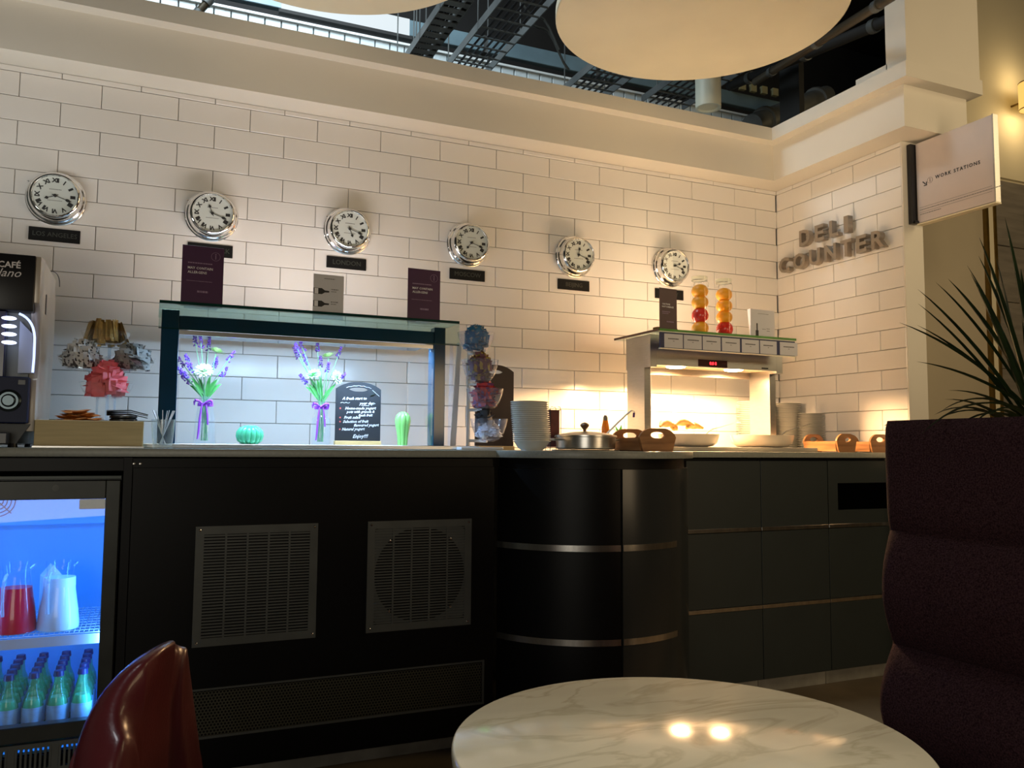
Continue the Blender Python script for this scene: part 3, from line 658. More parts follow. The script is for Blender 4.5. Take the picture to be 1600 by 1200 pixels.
for v in (ht*.62, ht*.34): b.box((-wd*.46, -.0231, v-.011), (-wd*.34, -.0229, v+.011))
bmesh.ops.transform(b.bm, matrix=M, verts=b.bm.verts); new('printed_label', b, INKW, t, smooth=0)
# ================================================================== VASES, FLOWERS, CERAMIC CACTI, CHALKBOARD
cz = CT+.0165
def vase(x, y, label, square=False):
    t = thing('glass_vase', label, 'vase', (x, y, cz))
    if square: pr = [(.036,0),(.037,.004),(.037,.085),(.034,.10),(.026,.112),(.025,.165),(.026,.17)]
    else: pr = [(.038,0),(.039,.004),(.034,.09),(.024,.16),(.023,.175)]
    new('body', B().lathe(pr, (x,y,cz), 32, caps=False).lathe([(0,.002),(.036,.002)], (x,y,cz), 32, caps=False), glass('vase_glass', (.93,.97,1), 1, .01, .06, (.8,.9,1)), t)
    b = B(); zr = cz+.145
    b.lathe([(.027,-.006),(.028,-.006),(.028,.006),(.027,.006)], (x,y,zr), 28, caps=False)
    for s_ in (-1, 1): b.tube(bezier((x-.01, y-.03, zr), (x-.01+s_*.035, y-.036, zr+.030), (x-.01+s_*.03, y-.034, zr-.004), 8), [.005,.008,.011,.012,.012,.010,.007,.004], 8, flat=.45)
    new('ribbon_bow', b, RIB, t)
    b = B(); b.tube([(x-.014,y-.033,zr),(x-.020,y-.038,zr-.05),(x-.023,y-.040,zr-.10),(x-.026,y-.041,zr-.128)], [.005,.007,.0065,.005], 8, flat=.6)
    b.tube([(x+.0,y-.033,zr),(x+.006,y-.036,zr-.04),(x+.008,y-.038,zr-.075)], [.005,.006,.005], 8, flat=.6)
    new('ribbon_tail', b, RIB, t)
    return t
def lavender(base, mouth, tip, dark, label, group):
    t = thing('lavender_sprig', label, 'flower', base, 0, group)
    base, mouth, tip = Vector(base), Vector(mouth), Vector(tip)
    pts = [base, base.lerp(mouth,.5), mouth, mouth.lerp(tip,.5)+Vector((0,0,.004)), tip]
    new('stem', B().tube(pts, .0013, 5), STEMG, t)
    d = (tip-mouth).normalized(); b = B(); L = .045; rn = random.Random(int(abs(tip.x)*9999))
    for k in range(34):
        u = rn.random(); a = rn.uniform(0, 2*PI); r = .010*(1-.55*u)*rn.uniform(.5, 1); e = d.orthogonal().normalized(); f = d.cross(e)
        p = tip + d*(u-.45)*L + e*r*math.cos(a) + f*r*math.sin(a)
        t_ = bmesh.new(); bmesh.ops.create_icosphere(t_, subdivisions=1, radius=rn.uniform(.0025, .0042)); b.add(t_, Matrix.Translation(p))
    new('bloom', b, LAVD if dark else LAV, t, kind='stuff')
def mum(base, mouth, c, nrm, r, label, group, m=MUM):
    t = thing('chrysanthemum', label, 'flower', base, 0, group); c = Vector(c); nrm = Vector(nrm).normalized()
    new('stem', B().tube([base, mouth, c - nrm*.004], .0018, 6), STEMG, t)
    b = B(); q = nrm.to_track_quat('Z', 'Y').to_matrix().to_4x4(); rn = random.Random(3)
    for ring, (n, L, el) in enumerate(((16, 1.0, .12), (14, .85, .42), (11, .65, .8), (7, .4, 1.2))):
        for k in range(n):
            a = 2*PI*(k+.5*ring)/n+rn.uniform(-.1,.1); e = el+rn.uniform(-.08,.08); rr = r*L*rn.uniform(.9,1.06)
            dx = Vector((math.cos(a)*math.cos(e), math.sin(a)*math.cos(e), math.sin(e))); sd = Vector((-math.sin(a), math.cos(a), 0)); up = dx.cross(sd)
            tb = bmesh.new(); vs = []
            for u, wq, h in ((.1,.05,0),(.45,.11,-.03),(.8,.12,-.05),(1,.03,-.02)):
                vs.append((tb.verts.new(dx*rr*u+sd*r*wq-up*h*r), tb.verts.new(dx*rr*u-sd*r*wq-up*h*r)))
            for p, s_ in zip(vs, vs[1:]): tb.faces.new((p[0], p[1], s_[1], s_[0]))
            b.add(tb, Matrix.Translation(c) @ q)
    new('petals', b, m, t, kind='stuff')
def leaf(name, pts, wmax, m, parent=None, fold=.15, up=(0,0,1)):
    b = B(); n = len(pts); P = [Vector(p) for p in pts]; tb = bmesh.new(); rows = []
    for i, p in enumerate(P):
        d = (P[min(i+1,n-1)]-P[max(i-1,0)]).normalized(); s_ = d.cross(Vector(up))
        if s_.length < .05: s_ = d.orthogonal()
        s_.normalize(); u = i/(n-1); wq = wmax*(math.sin(PI*min(1,(u*.86+.14)))**.8)*(1 if u < .999 else 0)+.0003; upv = s_.cross(d)
        rows.append([tb.verts.new(p+s_*wq+upv*wq*fold*2), tb.verts.new(p), tb.verts.new(p-s_*wq+upv*wq*fold*2)])
    for p, q in zip(rows, rows[1:]):
        for k in range(2): tb.faces.new((p[k], p[k+1], q[k+1], q[k]))
    bmesh.ops.solidify(tb, geom=tb.faces[:], thickness=wmax*.12)
    b.add(tb); return new(name, b, m, parent, smooth=40)
def bouquet(px, y, label, lav, mums, leaves, word, square=False):
    x = PY(px, 690, y).x; vase(x, y, label, square); mouth = Vector((x, y, cz+.17))
    k = 0
    rank = {}
    for dk_ in (0, 1):
        g_ = sorted([q for q in lav if q[2] == dk_]); rank.update({q: ordn(i, len(g_), 'leftmost', 'rightmost', '%s from left') for i, q in enumerate(g_)})
    for (qx, qy, dark) in lav:
        p = PY(qx, qy, y+random.uniform(-.03,.03)); base = Vector((x+random.uniform(-.012,.012), y+random.uniform(-.012,.012), cz+.012)); mo = mouth+Vector((random.uniform(-.012,.012), random.uniform(-.012,.012), 0))
        lavender(base, mo, p, dark, ('dark purple' if dark else 'violet')+' lavender sprig, %s of its colour in the %s glass vase' % (rank[(qx,qy,dark)], word), ('dark purple' if dark else 'violet')+' lavender in the %s vase' % word)
    for i, (qx, qy, r, nrm, lb, m) in enumerate(mums):
        p = PY(qx, qy, y-.02+.02*i); base = Vector((x+.01*i-.01, y+.01, cz+.012))
        mum(base, mouth+Vector((.008*i-.006, 0, 0)), p, nrm, r, lb+' in the %s glass vase' % word, None, m)
    for i, (qx, qy) in enumerate(leaves):
        p = PY(qx, qy, y-.01+.012*(i%3)); mid = mouth.lerp(p, .55)+Vector((0,0,.012))
        o = leaf('flower_leaf', bezier(mouth+Vector((0,0,-.01)), mid, p, 7), .007, LEAFB, up=(0,-1,.3))
        tag(o, 'slender bright green leaf, %s in the %s vase' % (ordn(sorted(leaves).index((qx, qy)), len(leaves), 'leftmost', 'rightmost', '%s from left'), word), 'leaf', 'green leaves in the %s vase' % word)
for n_ in (): pass
MUMY = mat('lime_white_petal', (.50,.70,.28), .6, var=.15, scale=40)
bouquet(319, -.50, 'tapered clear vase with violet ribbon left of the round ceramic cactus',
    [(305,533,1),(314,536,1),(326,540,1),(294,563,0),(281,578,0),(289,586,0),(297,575,0),(337,567,0),(361,557,0),(350,582,0),(283,566,1),(291,594,1)],
    [(319,580,.036,(-.1,-.7,.6),'large pale green-white chrysanthemum',MUM),(338,551,.036,(.3,-.05,1),'flat lime green chrysanthemum at the top',MUMY)],
    [(298,590),(305,598),(296,602),(340,592),(346,600),(334,596),(328,588),(310,590)], 'left')
bouquet(501, -.50, 'stepped clear vase with violet ribbon beside the chalkboard',
    [(465,545,0),(478,562,0),(472,541,1),(496,542,1),(501,566,1),(530,551,1),(512,575,0),(474,593,0),(463,552,1),(533,590,0)],
    [(490,586,.034,(-.3,-.5,.9),'green-tinged chrysanthemum',mat('green_white_petal', (.35,.75,.35), .6, var=.25, scale=40)),(526,590,.030,(.5,-.7,.2),'white chrysanthemum',MUM),(513,558,.036,(-.2,-.05,1),'flat lime green chrysanthemum near the beam',MUMY)],
    [(482,600),(488,605),(484,590),(495,592),(520,605),(500,588),(477,604),(525,600)], 'right', True)
def cactus(px, y, prof, ribs, m, label, amp):
    x = PY(px, 690, y).x
    f = lambda a, z: 1-amp*(1-abs(math.cos(ribs*a/2))**.7)
    o = new('ceramic_cactus', B().lathe(prof, (x, y, cz), ribs*10, rfun=f), m, smooth=60)
    return tag(o, label, 'ornament')
cactus(390, -.52, [(0,0),(.030,.0005),(.045,.012),(.0505,.03),(.049,.047),(.038,.062),(.022,.070),(.008,.069),(0,.065)], 14, GREENC, 'round ribbed jade green ceramic cactus in the display case', .16)
cactus(629, -.52, [(0,0),(.020,.0005),(.021,.02),(.024,.05),(.030,.08),(.0325,.10),(.030,.117),(.020,.130),(.008,.136),(0,.137)], 7, GREENL, 'tall lime green ribbed ceramic cactus right of the chalkboard', .22)
# chalkboard with handle slot
def board(name, label, x0, x1, y, z0, z1, m, wood=True, rz=0, slot=True):
    t = thing(name, label, 'chalkboard', ((x0+x1)/2, y, z0), rz); M = wm(t); wd = x1-x0; ht = z1-z0; wh = .016 if wood else 0
    n = 16; arcp = [(-wd/2+wd*i/n, ht-.028*(abs(2*i/n-1)**2.4)) for i in range(n+1)]
    sw, sh, sv = wd*.21, .008, ht-.030
    if slot:
        out = [(-wd/2, wh)] + arcp + [(wd/2, wh)]; N = len(out)
        # plate as two halves around the slot
        slotp = [(sw*math.cos(a), sv+sh*math.sin(a)) for a in [PI+PI*i/8*0 for i in range(0)]]
        top = arcp; b = B(); tb = bmesh.new()
        sl_up = [(-sw+2*sw*i/n, sv+sh*(1-abs(2*i/n-1)**3)) for i in range(n+1)]; sl_dn = [(u, sv-sh*(1-abs(2*i/n-1)**3)) for i, (u, v) in enumerate(sl_up)]
        b.prism(top + [(wd/2, sv)] + [sl_up[i] for i in range(n, -1, -1)] + [(-wd/2, sv)], -.004, .004, 'y')
        b.prism([(-wd/2, sv)] + sl_dn + [(wd/2, sv), (wd/2, wh), (-wd/2, wh)], -.004, .004, 'y')
    else: b = B().prism([(-wd/2, wh)] + arcp + [(wd/2, wh)], -.004, .004, 'y')
    bmesh.ops.transform(b.bm, matrix=M, verts=b.bm.verts); new('slate', b, m, t, smooth=0)
    b = B().box((-wd/2-.002, -.014, 0), (wd/2+.002, .014, .0165), .001); bmesh.ops.transform(b.bm, matrix=M, verts=b.bm.verts); new('wooden_foot', b, BAMB, t, smooth=0)
    return t
xa, xb = PY(523, 690, -.50).x, PY(593.5, 690, -.50).x; zt = PY(558, 597, -.50).z
cb = board('chalkboard', 'small black chalkboard with handwritten white menu in the display case', xa, xb, -.50, cz, zt, CHALKB)
hw = (xb-xa); H = zt-cz; xm = (xa+xb)/2; yb_ = -.5044
for s_, u, v, sz in (('A fresh start to', -.36, .73, .0155), ('your day:-', .02, .66, .0155), ('Home-made yogurt', -.30, .575, .0155), ('pots with granola &', -.26, .52, .014), ('fresh fruit', .0, .47, .014), ('Fruit salad', -.32, .43, .0155), ('Selection of fruit', -.34, .365, .015), ('flavoured yogurt', -.10, .31, .015), ('Natural yogurt', -.36, .245, .015), ('Enjoy!!!', -.12, .135, .020)):
    text('handwriting', s_, sz, INKW, cb, (xm+u*hw, yb_, cz+v*H), align='LEFT', shear=.35, tilt=.03, bold=.0003, res=1)
b = B()
for v in (.575, .43, .365, .245):
    c0 = (xm-.40*hw, cz+v*H); b.prism([(c0[0]+(.0045 if i%2 else .0022)*math.cos(i*PI/5), c0[1]+(.0045 if i%2 else .0022)*math.sin(i*PI/5)) for i in range(10)], yb_-.0004, yb_+.0004, 'y')
new('red_star', b, mat('red_chalk', (.80,.12,.10), .7), cb, smooth=0)
b = B()
b.tube([(xm-.40*hw+.0075*k, yb_, cz+.665*H+(.0018 if k%2 else -.0018)) for k in range(6)], .0007, 4)
b.tube([(xm+hw*(-.28+.056*k), yb_, cz+H*(.905+.035*math.sin(PI*k/10))+(.001 if k%2 else -.001)) for k in range(11)], .0007, 4)
b.tube([(xm+hw*(.30+.02*k), yb_, cz+H*(.88-.012*k)+(.001 if k%2 else -.001)) for k in range(9)], .0006, 4)
b.box((xm+.06*hw, yb_-.0003, cz+.625*H), (xm+.24*hw, yb_+.0003, cz+.632*H))
new('chalk_flourish', b, INKW, cb, smooth=0)
leaf('chalk_leaf', [(xm+.26*hw, yb_-.0003, cz+.79*H), (xm+.32*hw, yb_-.0003, cz+.805*H), (xm+.38*hw, yb_-.0003, cz+.82*H)], .005, LEAFB, cb, fold=0, up=(0,0,1))
# ================================================================== COFFEE MACHINE
my0 = -.86; mxr = PY(60, 500, my0).x; mxl = mxr-.42
CHAMP = mat('champagne_metal_side', (.55,.49,.42), .35, .3, var=.05, scale=4)
cm = thing('coffee_machine', 'black and champagne self-service coffee machine at the left edge', 'coffee machine', ((mxl+mxr)/2, -.6, CT))
ztm = PY(60, 396, my0).z; ymb = -.42
new('body', B().box((mxl, my0+.10, CT+.065), (mxr, ymb, ztm), .006, 2), CHAMP, cm)
new('side_bulge', B().prism([(ymb+.0, CT+.07), (ymb+.05, CT+.10), (ymb+.075, ztm-.20), (ymb+.06, ztm-.06), (ymb, ztm-.01)], mxr-.06, mxr-.004, 'x', bev=.003), CHAMP, cm)
sd = B().prism([(my0+.10, CT+.05), (my0+.03, CT+.05), (my0+.03, CT+.21), (my0+.055, CT+.215), (my0+.075, CT+.30), (my0+.03, ztm-.165), (my0+.0, ztm-.155), (my0+.0, ztm-.01), (my0+.10, ztm)], mxr-.025, mxr, 'x', bev=.002)
new('side_frame', sd, CHAMP, cm)
zfa, zfb = PY(30, 486, my0).z, PY(30, 398, my0).z
new('top_fascia', B().box((mxl, my0-.008, zfa), (mxr-.014, my0+.10, zfb), .004, 2), BPLAS, cm)
o = text('lettering', 'NESCAFÉ', .026, INKW, None, (0,0,0), bold=.0006); o.parent = cm
xr_t = PY(33, 415, my0).x; wdl = max(v.co.x for v in o.data.vertices)-min(v.co.x for v in o.data.vertices)
o.location = Vector((xr_t-wdl/2, my0-.0088, PY(20, 419.5, my0).z)) - cm.location
o = text('lettering', 'Milano', .036, INKW, None, (0,0,0), shear=.4, tilt=.02); o.parent = cm
wdl = max(v.co.x for v in o.data.vertices)-min(v.co.x for v in o.data.vertices)
o.location = Vector((PY(34, 426, my0).x-wdl/2, my0-.0088, PY(20, 434, my0).z)) - cm.location
zs0, zs1 = PY(10, 555, my0).z, zfa
new('recess', B().box((mxl+.02, my0+.05, CT+.20), (mxr-.026, my0+.10, zfa)), mat('mid_grey_recess', (.20,.23,.24), .4), cm, smooth=0)
new('selector_panel', B().box((mxl+.03, my0-.002, PY(5, 590, my0).z), (PY(9, 520, my0).x, my0+.05, zfa-.002), .002), mat('blue_black_gloss', (.006,.008,.05), .15), cm, smooth=0)
for q in (497, 509.5, 522, 535):
    p = PY(14, q, my0-.01); Mb = Matrix.Translation((p.x, my0-.004, p.z)) @ Matrix.Rotation(PI/2, 4, 'X') @ Matrix.Diagonal((1.9, .55, 1, 1))
    new('lit_button', B().lathe([(.0105,0),(.0105,.008),(.0085,.010),(0,.0105)], n=20, M=Mb), emis('blue_white_button', (.62,.70,1), 3.2), cm)
    new('button_stalk', B().box((p.x-.022, my0-.003, p.z-.003), (p.x-.012, my0+.05, p.z+.003)), BPLAS, cm, smooth=0)
la = bezier(PY(30, 490, my0-.005), PY(56, 500, my0-.005), PY(54, 535, my0-.005), 9) + [PY(53, 560, my0-.005), PY(51, 582, my0-.005)]
new('light_arc', B().tube(la, .0035, 8), emis('blue_white_arc', (.45,.55,1), 2.0), cm)
new('cup_panel', B().prism([(PY(30,500,my0).x, PY(30,500,my0).z), (PY(49,520,my0).x, PY(49,520,my0).z), (PY(51,582,my0).x, PY(51,582,my0).z), (PY(26,582,my0).x, PY(26,582,my0).z)], my0+.02, my0+.049, 'y'), mat('pale_blue_plastic', (.40,.46,.60), .35), cm, smooth=0)
zl0, zl1 = PY(10, 661, my0).z, PY(10, 588, my0).z
new('lower_panel', B().box((mxl, my0-.006, zl0), (PY(45, 620, my0).x, my0+.05, zl1), .003), mat('midnight_blue_gloss', (.006,.012,.055), .45, spec=.25), cm, smooth=0)
p = PY(14, 626, my0); Mk = Matrix.Translation((p.x, my0-.006, p.z)) @ Matrix.Rotation(PI/2, 4, 'X')
new('knob', B().lathe([(.034,0),(.034,.004),(.028,.007),(.026,.005),(.020,.005),(.018,.012),(.015,.014),(0,.014)], n=32, M=Mk), mat('dark_chrome_knob', (.06,.08,.09), .2, .8), cm)
new('slot_cover', B().box((PY(29, 600, my0).x, my0-.009, PY(30,601,my0).z), (PY(40, 600, my0).x, my0-.006, PY(30,594,my0).z)), BPLAS, cm, smooth=0)
new('drip_tray', B().prism([(mxl, zl0-.002), (mxr-.01, zl0-.002), (mxr-.045, CT+.012), (mxl, CT+.012)], my0+.02, ymb, 'y'), mat('dark_grey_plinth', (.06,.065,.07), .5), cm, smooth=0)
new('tray_mat', B().box((mxl, my0-.05, CT+.010), (mxr-.06, my0+.019, CT+.045), .003), BPLAS, cm, smooth=0)
b = B()
for yy in (my0+.03, ymb-.03):
    for xx in (mxl+.04, mxr-.055): b.lathe([(.014,0),(.012,.012)], (xx, yy, CT+.0005), 12)
new('foot', b, BPLAS, cm)
new('loose_wire', B().tube(bezier((mxr-.02, -.55, ztm), (mxr+.02, -.50, ztm+.03), (mxr+.015, -.45, ztm-.03), 8), .0015, 5), BPLAS, cm)
b = B().box((mxr-.0005, -.70, PX(68, 470, mxr).z-.035), (mxr+.002, -.68, PX(68, 470, mxr).z+.03)); new('side_slot', b, BPLAS, cm, smooth=0)
# ================================================================== CRATE, SACHET STAND
cy0, cy1 = -.84, -.66
cxa, cxb = PY(53, 680, cy0).x, PY(224, 680, cy0).x; czt = PY(140, 657, cy0).z
cr_ = thing('wooden_crate', 'pale wooden crate on the counter right of the coffee machine', 'crate', ((cxa+cxb)/2, (cy0+cy1)/2, CT))
new('front_board', B().box((cxa, cy0, CT+.006), (cxb, cy0+.012, czt), .0015), PALEW, cr_, smooth=0)
new('back_board', B().box((cxa, cy1-.012, CT+.006), (cxb, cy1, czt), .0015), PALEW, cr_, smooth=0)
new('end_board', B().box((cxa, cy0+.0125, CT+.006), (cxa+.012, cy1-.0125, czt), .0015), PALEW, cr_, smooth=0)
new('end_board', B().box((cxb-.012, cy0+.0125, CT+.006), (cxb, cy1-.0125, czt), .0015), PALEW, cr_, smooth=0)
new('floor_board', B().box((cxa+.0125, cy0+.0125, CT+.001), (cxb-.0125, cy1-.0125, CT+.075)), PALEW, cr_, smooth=0)
new('steel_rim', B().box((cxa-.004, cy0-.003, CT+.0005), (cxb+.004, cy1+.003, CT+.0055)), STEEL, cr_, smooth=0)
def sachet_mesh(l, w_, th, m, name, bend=.15, key={}):
    k = (l, w_, m.name)
    if k in key: return key[k]
    b = B(); b.grid(lambda u, v: Vector(((u-.5)*l, (v-.5)*w_, (th*(1-abs(2*u-1)**4)*(1-abs(2*v-1)**3)) + bend*l*(u-.5)**2)), 6, 4)
    b.grid(lambda u, v: Vector(((u-.5)*l, (v-.5)*w_, -(th*.6*(1-abs(2*u-1)**4)*(1-abs(2*v-1)**3)) + bend*l*(u-.5)**2 - .0002)), 6, 4)
    bmesh.ops.remove_doubles(b.bm, verts=b.bm.verts, dist=.0004)
    me = bpy.data.meshes.new(name); b.bm.to_mesh(me); b.bm.free(); me.materials.append(m); me.shade_smooth(); key[k] = me; return me
def heap(c, r, h, n, me, name, label, cat, group, seed=1, upright=0.0, drop=.0, tilt=1.0):
    rn = random.Random(seed); c = Vector(c)
    for i in range(n):
        u = (i+.5)/n; a = i*2.399; rr = r*math.sqrt(u)*rn.uniform(.85, 1.0); z = c.z + h*(1-u)**.8 + rn.uniform(-.004, .004) - drop*u
        o = bpy.data.objects.new(name, me); C.objects.link(o); o.location = (c.x+rr*math.cos(a), c.y+rr*math.sin(a), z)
        if rn.random() < upright: o.rotation_euler = (rn.uniform(-.35,.35), PI/2+rn.uniform(-.35,.35), a+rn.uniform(-.5,.5))
        else: o.rotation_euler = (rn.uniform(-.5,.5)*tilt, rn.uniform(-.4,.6)*tilt, a+rn.uniform(-.9,.9))
        tag(o, label, cat, group)
def printed(name, col, ink, sc=70, thr=.58):
    m = mat(name, col, .55); nt = m.node_tree; bs = nt.nodes['Principled BSDF']; tc = nt.nodes.new('ShaderNodeTexCoord'); vo = nt.nodes.new('ShaderNodeTexNoise'); vo.inputs['Scale'].default_value = sc; vo.inputs['Detail'].default_value = 1
    r = nt.nodes.new('ShaderNodeValToRGB'); r.color_ramp.interpolation = 'CONSTANT'; r.color_ramp.elements[0].color = (*col,1); r.color_ramp.elements[1].color = (*ink,1); r.color_ramp.elements[1].position = thr
    nt.links.new(tc.outputs['Object'], vo.inputs['Vector']); nt.links.new(vo.outputs['Fac'], r.inputs[0]); nt.links.new(r.outputs[0], bs.inputs['Base Color']); return m
PINK = mat('pink_sachet_paper', (.82,.17,.19), .6, var=.12, scale=30)
WHITS = printed('white_sachet_paper', (.62,.61,.58), (.04,.035,.035))
GREYS = printed('grey_sachet_paper', (.30,.30,.28), (.05,.05,.05), 60, .6)
GOLDS = mat('gold_foil_stick', (.45,.30,.10), .3, .7, var=.35, scale=25)
sy = -.52
st = thing('sachet_stand', 'clear four-bowl acrylic stand of sugar sachets behind the crate', 'condiment stand', (PY(165,690,sy).x, sy, CT))
def bowlprof(r, h): return [(r*.35,0),(r*.62,h*.08),(r*.86,h*.38),(r*.97,h*.75),(r,h),(r*1.04,h*1.02),(r*.985,h*.98),(r*.95,h*.74),(r*.84,h*.40),(r*.60,h*.11),(0,h*.03)]
def cbowl(parent, p, r, h, m=GL, nm='bowl', tilt=None):
    M = Matrix.Translation(p)
    if tilt: M = M @ Matrix.Rotation(tilt[0], 4, 'X') @ Matrix.Rotation(tilt[1], 4, 'Y')
    return new(nm, B().lathe(bowlprof(r, h), (0,0,0), 36, M=M, caps=False), m, parent)
sp = [(166, 620, .086, .052, 0), (129, 577, .080, .050, .03), (204, 579, .080, .050, .03), (165, 537, .080, .045, .05)]
BP = []
for (qx, qy, r, h, dy) in sp:
    p = PY(qx, qy, sy+dy); r_ = r; BP.append((p, r_, h)); cbowl(st, p-Vector((0,0,h)) if False else p-Vector((0,0,h*.1)), r_, h)
post = PY(165, 690, sy+.10).x
b = B().tube([(post, sy+.09, CT+.004), (post, sy+.09, BP[3][0].z)], .006, 10)
for p, r, h in BP: b.tube([(post, sy+.09, p.z+.004), (p.x, p.y+.02, p.z+.002)], .004, 8)
b.lathe([(.075,0),(.075,.006),(.02,.009)], (BP[0][0].x, sy+.04, CT+.0005), 32)
for dx in (-.028, .028): b.tube([(BP[0][0].x+dx, sy, CT+.006), (BP[0][0].x+dx, sy, BP[0][0].z)], .004, 8)
new('stand_frame', b, glass('acrylic', (.9,.95,1), 1, .02, .12, (.7,.8,.95)), st)
heap(BP[0][0]+Vector((0,0,.020)), .064, .085, 84, sachet_mesh(.050, .042, .003, PINK, 'pink_sachet'), 'sugar_sachet', 'pink sweetener sachet heaped in the lowest clear bowl', 'sachet', 'pink sachets in the clear stand', 2, .75)
heap(BP[1][0]+Vector((-.004,0,.022)), .056, .060, 52, sachet_mesh(.052, .046, .003, WHITS, 'white_sachet'), 'sugar_sachet', 'white printed sachet in the left clear bowl', 'sachet', 'white sachets in the clear stand', 3, .85)
heap(BP[2][0]+Vector((.004,0,.020)), .056, .056, 46, sachet_mesh(.056, .046, .003, GREYS, 'grey_sachet'), 'sugar_sachet', 'grey printed sachet in the right clear bowl', 'sachet', 'grey sachets in the clear stand', 4, .6)
rn = random.Random(9); me = sachet_mesh(.078, .018, .004, GOLDS, 'gold_stick', .03); p0 = BP[3][0]
for i in range(44):
    a = 2*PI*i/44 if i < 26 else 2*PI*i/18; r = .060 if i < 26 else .036
    o = bpy.data.objects.new('sugar_stick', me); C.objects.link(o); o.location = (p0.x+r*math.cos(a)*1.02, p0.y+r*math.sin(a), p0.z+.040+rn.uniform(-.008,.014))
    o.rotation_euler = (rn.uniform(-.2,.2), PI/2-.28*(1 if i < 26 else .4)+rn.uniform(-.12,.08), a+rn.uniform(-.4,.4)); 
    tag(o, 'gold foil sugar stick standing in the topmost clear bowl', 'sachet', 'gold sugar sticks in the top bowl')
# brown sachets and black lids in the crate
BRS = mat('amber_sachet_paper', (.50,.17,.025), .45, var=.25, scale=30)
pb = PY(122, 650, -.75); heap((pb.x, -.75, czt-.012), .056, .040, 36, sachet_mesh(.060, .042, .005, BRS, 'amber_sachet'), 'sugar_sachet', 'amber brown sachet piled in the wooden crate', 'sachet', 'amber sachets in the crate', 6, .0, .0, .4)
pk = PY(193, 650, -.75)
for k in range(7):
    o = new('cup_lid', B().lathe([(.038,0),(.042,.001),(.042,.006),(.038,.009),(.034,.011),(0,.010)], (pk.x, -.75, czt-.045+.0095*k), 28), BPLAS)
    o.rotation_euler = (random.uniform(-.03,.03), random.uniform(-.03,.03), 0); tag(o, 'black plastic cup lid stacked at the right end of the crate', 'lid', 'black cup lids in the crate')
for k, (da, dz) in enumerate(((.1,0),(-.25,.006),(.35,.012))):
    b = B().tube([(pk.x-.05, -.76, czt+.022+dz), (pk.x+.02, -.75, czt+.026+dz), (pk.x+.072, -.745+da*.1, czt+.014+dz)], [.011,.006,.005], 8, flat=.3)
    tag(new('plastic_stirrer', b, BPLAS), 'black plastic spoon lying across the cup lids', 'spoon', 'black spoons on the lids')
# glass of stirrers
gp = PY(254, 690, -.80); g = thing('tumbler', 'clear glass tumbler holding stirrers left of the display case', 'glass', (gp.x, -.80, CT+.017))
gzb = CT+.0005
g.location.z = gzb
new('body', B().lathe([(.029,0),(.030,.003),(.034,.05),(.037,.095),(.0355,.095),(.033,.05),(.028,.010),(0,.009)], (gp.x, -.80, gzb), 32), glass('thick_clear_glass', (.93,.96,.97), 1, .01, .05, (.8,.85,.85)), g)
for k in range(9):
    a = k*2.3; b = B(); q = Vector((gp.x, -.80, gzb+.012)); top = q+Vector((.034*math.cos(a), .025*math.sin(a), .112))
    b.tube([q+Vector((-.01*math.cos(a), -.01*math.sin(a), 0)), top], .0032, 6, flat=.4)
    tag(new('stirrer', b, [WPLAS, STEEL, WPLAS][k%3]), 'thin stirrer standing in the glass tumbler', 'stirrer', 'stirrers in the tumbler')
# ================================================================== TIERED BOWLS OF TEA BAGS
ty = -.74
tb_ = thing('tiered_bowl_stand', 'stand with four frosted bowls of tea bags beside the display case', 'condiment stand', (PY(758, 690, ty).x, ty, CT))
TBL = [(744, 520, 552), (750.5, 562.5, 600), (758, 607.5, 641), (765, 654.5, 690)]
BLUES = printed('blue_foil_teabag', (.01,.16,.32), (.30,.34,.34), 45, .60); REDS = printed('red_teabag', (.55,.03,.03), (.20,.05,.20), 45, .55)
BRNS = printed('plum_and_gold_teabag', (.16,.05,.07), (.45,.30,.03), 40, .56); WHTS = mat('white_sugar_cube', (.78,.78,.82), .6, var=.1, scale=60); DKS = mat('black_teabag_wrapper', (.02,.018,.02), .5, var=.3, scale=40)
tpb = []
for k, (qx, q0, q1) in enumerate(TBL):
    a = PY(qx, q0, ty-.01*k); b_ = PY(qx, q1, ty-.01*k); h = a.z-b_.z; r = .0735
    p = Vector((a.x, ty-.008*k, b_.z)); tpb.append((p, r, h))
    new('bowl', B().lathe([(r*.25,0),(r*.55,h*.10),(r*.80,h*.38),(r*.94,h*.72),(r,h),(r*.98,h),(r*.92,h*.72),(r*.78,h*.39),(r*.53,h*.13),(0,h*.04)], p, 40, caps=False), FROST, tb_)
xp = tpb[1][0].x-.0; yp = ty+.085
b = B().tube([(xp-.012, yp, CT+.005), (xp-.012, yp, tpb[0][0].z+.02)], .008, 12)
for p, r, h in tpb: b.tube([(xp-.012, yp, p.z+.004), (p.x, p.y+.02, p.z+.002)], .006, 8)
b.box((xp-.09, ty-.05, CT+.0005), (xp+.085, yp+.04, CT+.012), .002)
new('stand_frame', b, WPLAS, tb_)
for k, (m, lb, cnt, up) in enumerate(((BLUES, 'blue foil tea bag in the top frosted bowl', 44, .85), (BRNS, 'plum and gold tea bag in the second frosted bowl', 44, .85), (REDS, 'red tea bag in the third frosted bowl', 40, .5))):
    p, r, h = tpb[k]
    heap(p+Vector((0,0,h*.66)), r*.60, h*.46, cnt, sachet_mesh(.044, .036, .003, m, 'teabag'), 'tea_bag', lb, 'tea bag', lb.replace('tea bag', 'tea bags'), 20+k, up)
    heap(p+Vector((0,0,h*.34)), r*.52, h*.1, 26, sachet_mesh(.044, .036, .003, m, 'teabag'), 'tea_bag', lb, 'tea bag', lb.replace('tea bag', 'tea bags'), 30+k, .2)
p, r, h = tpb[3]
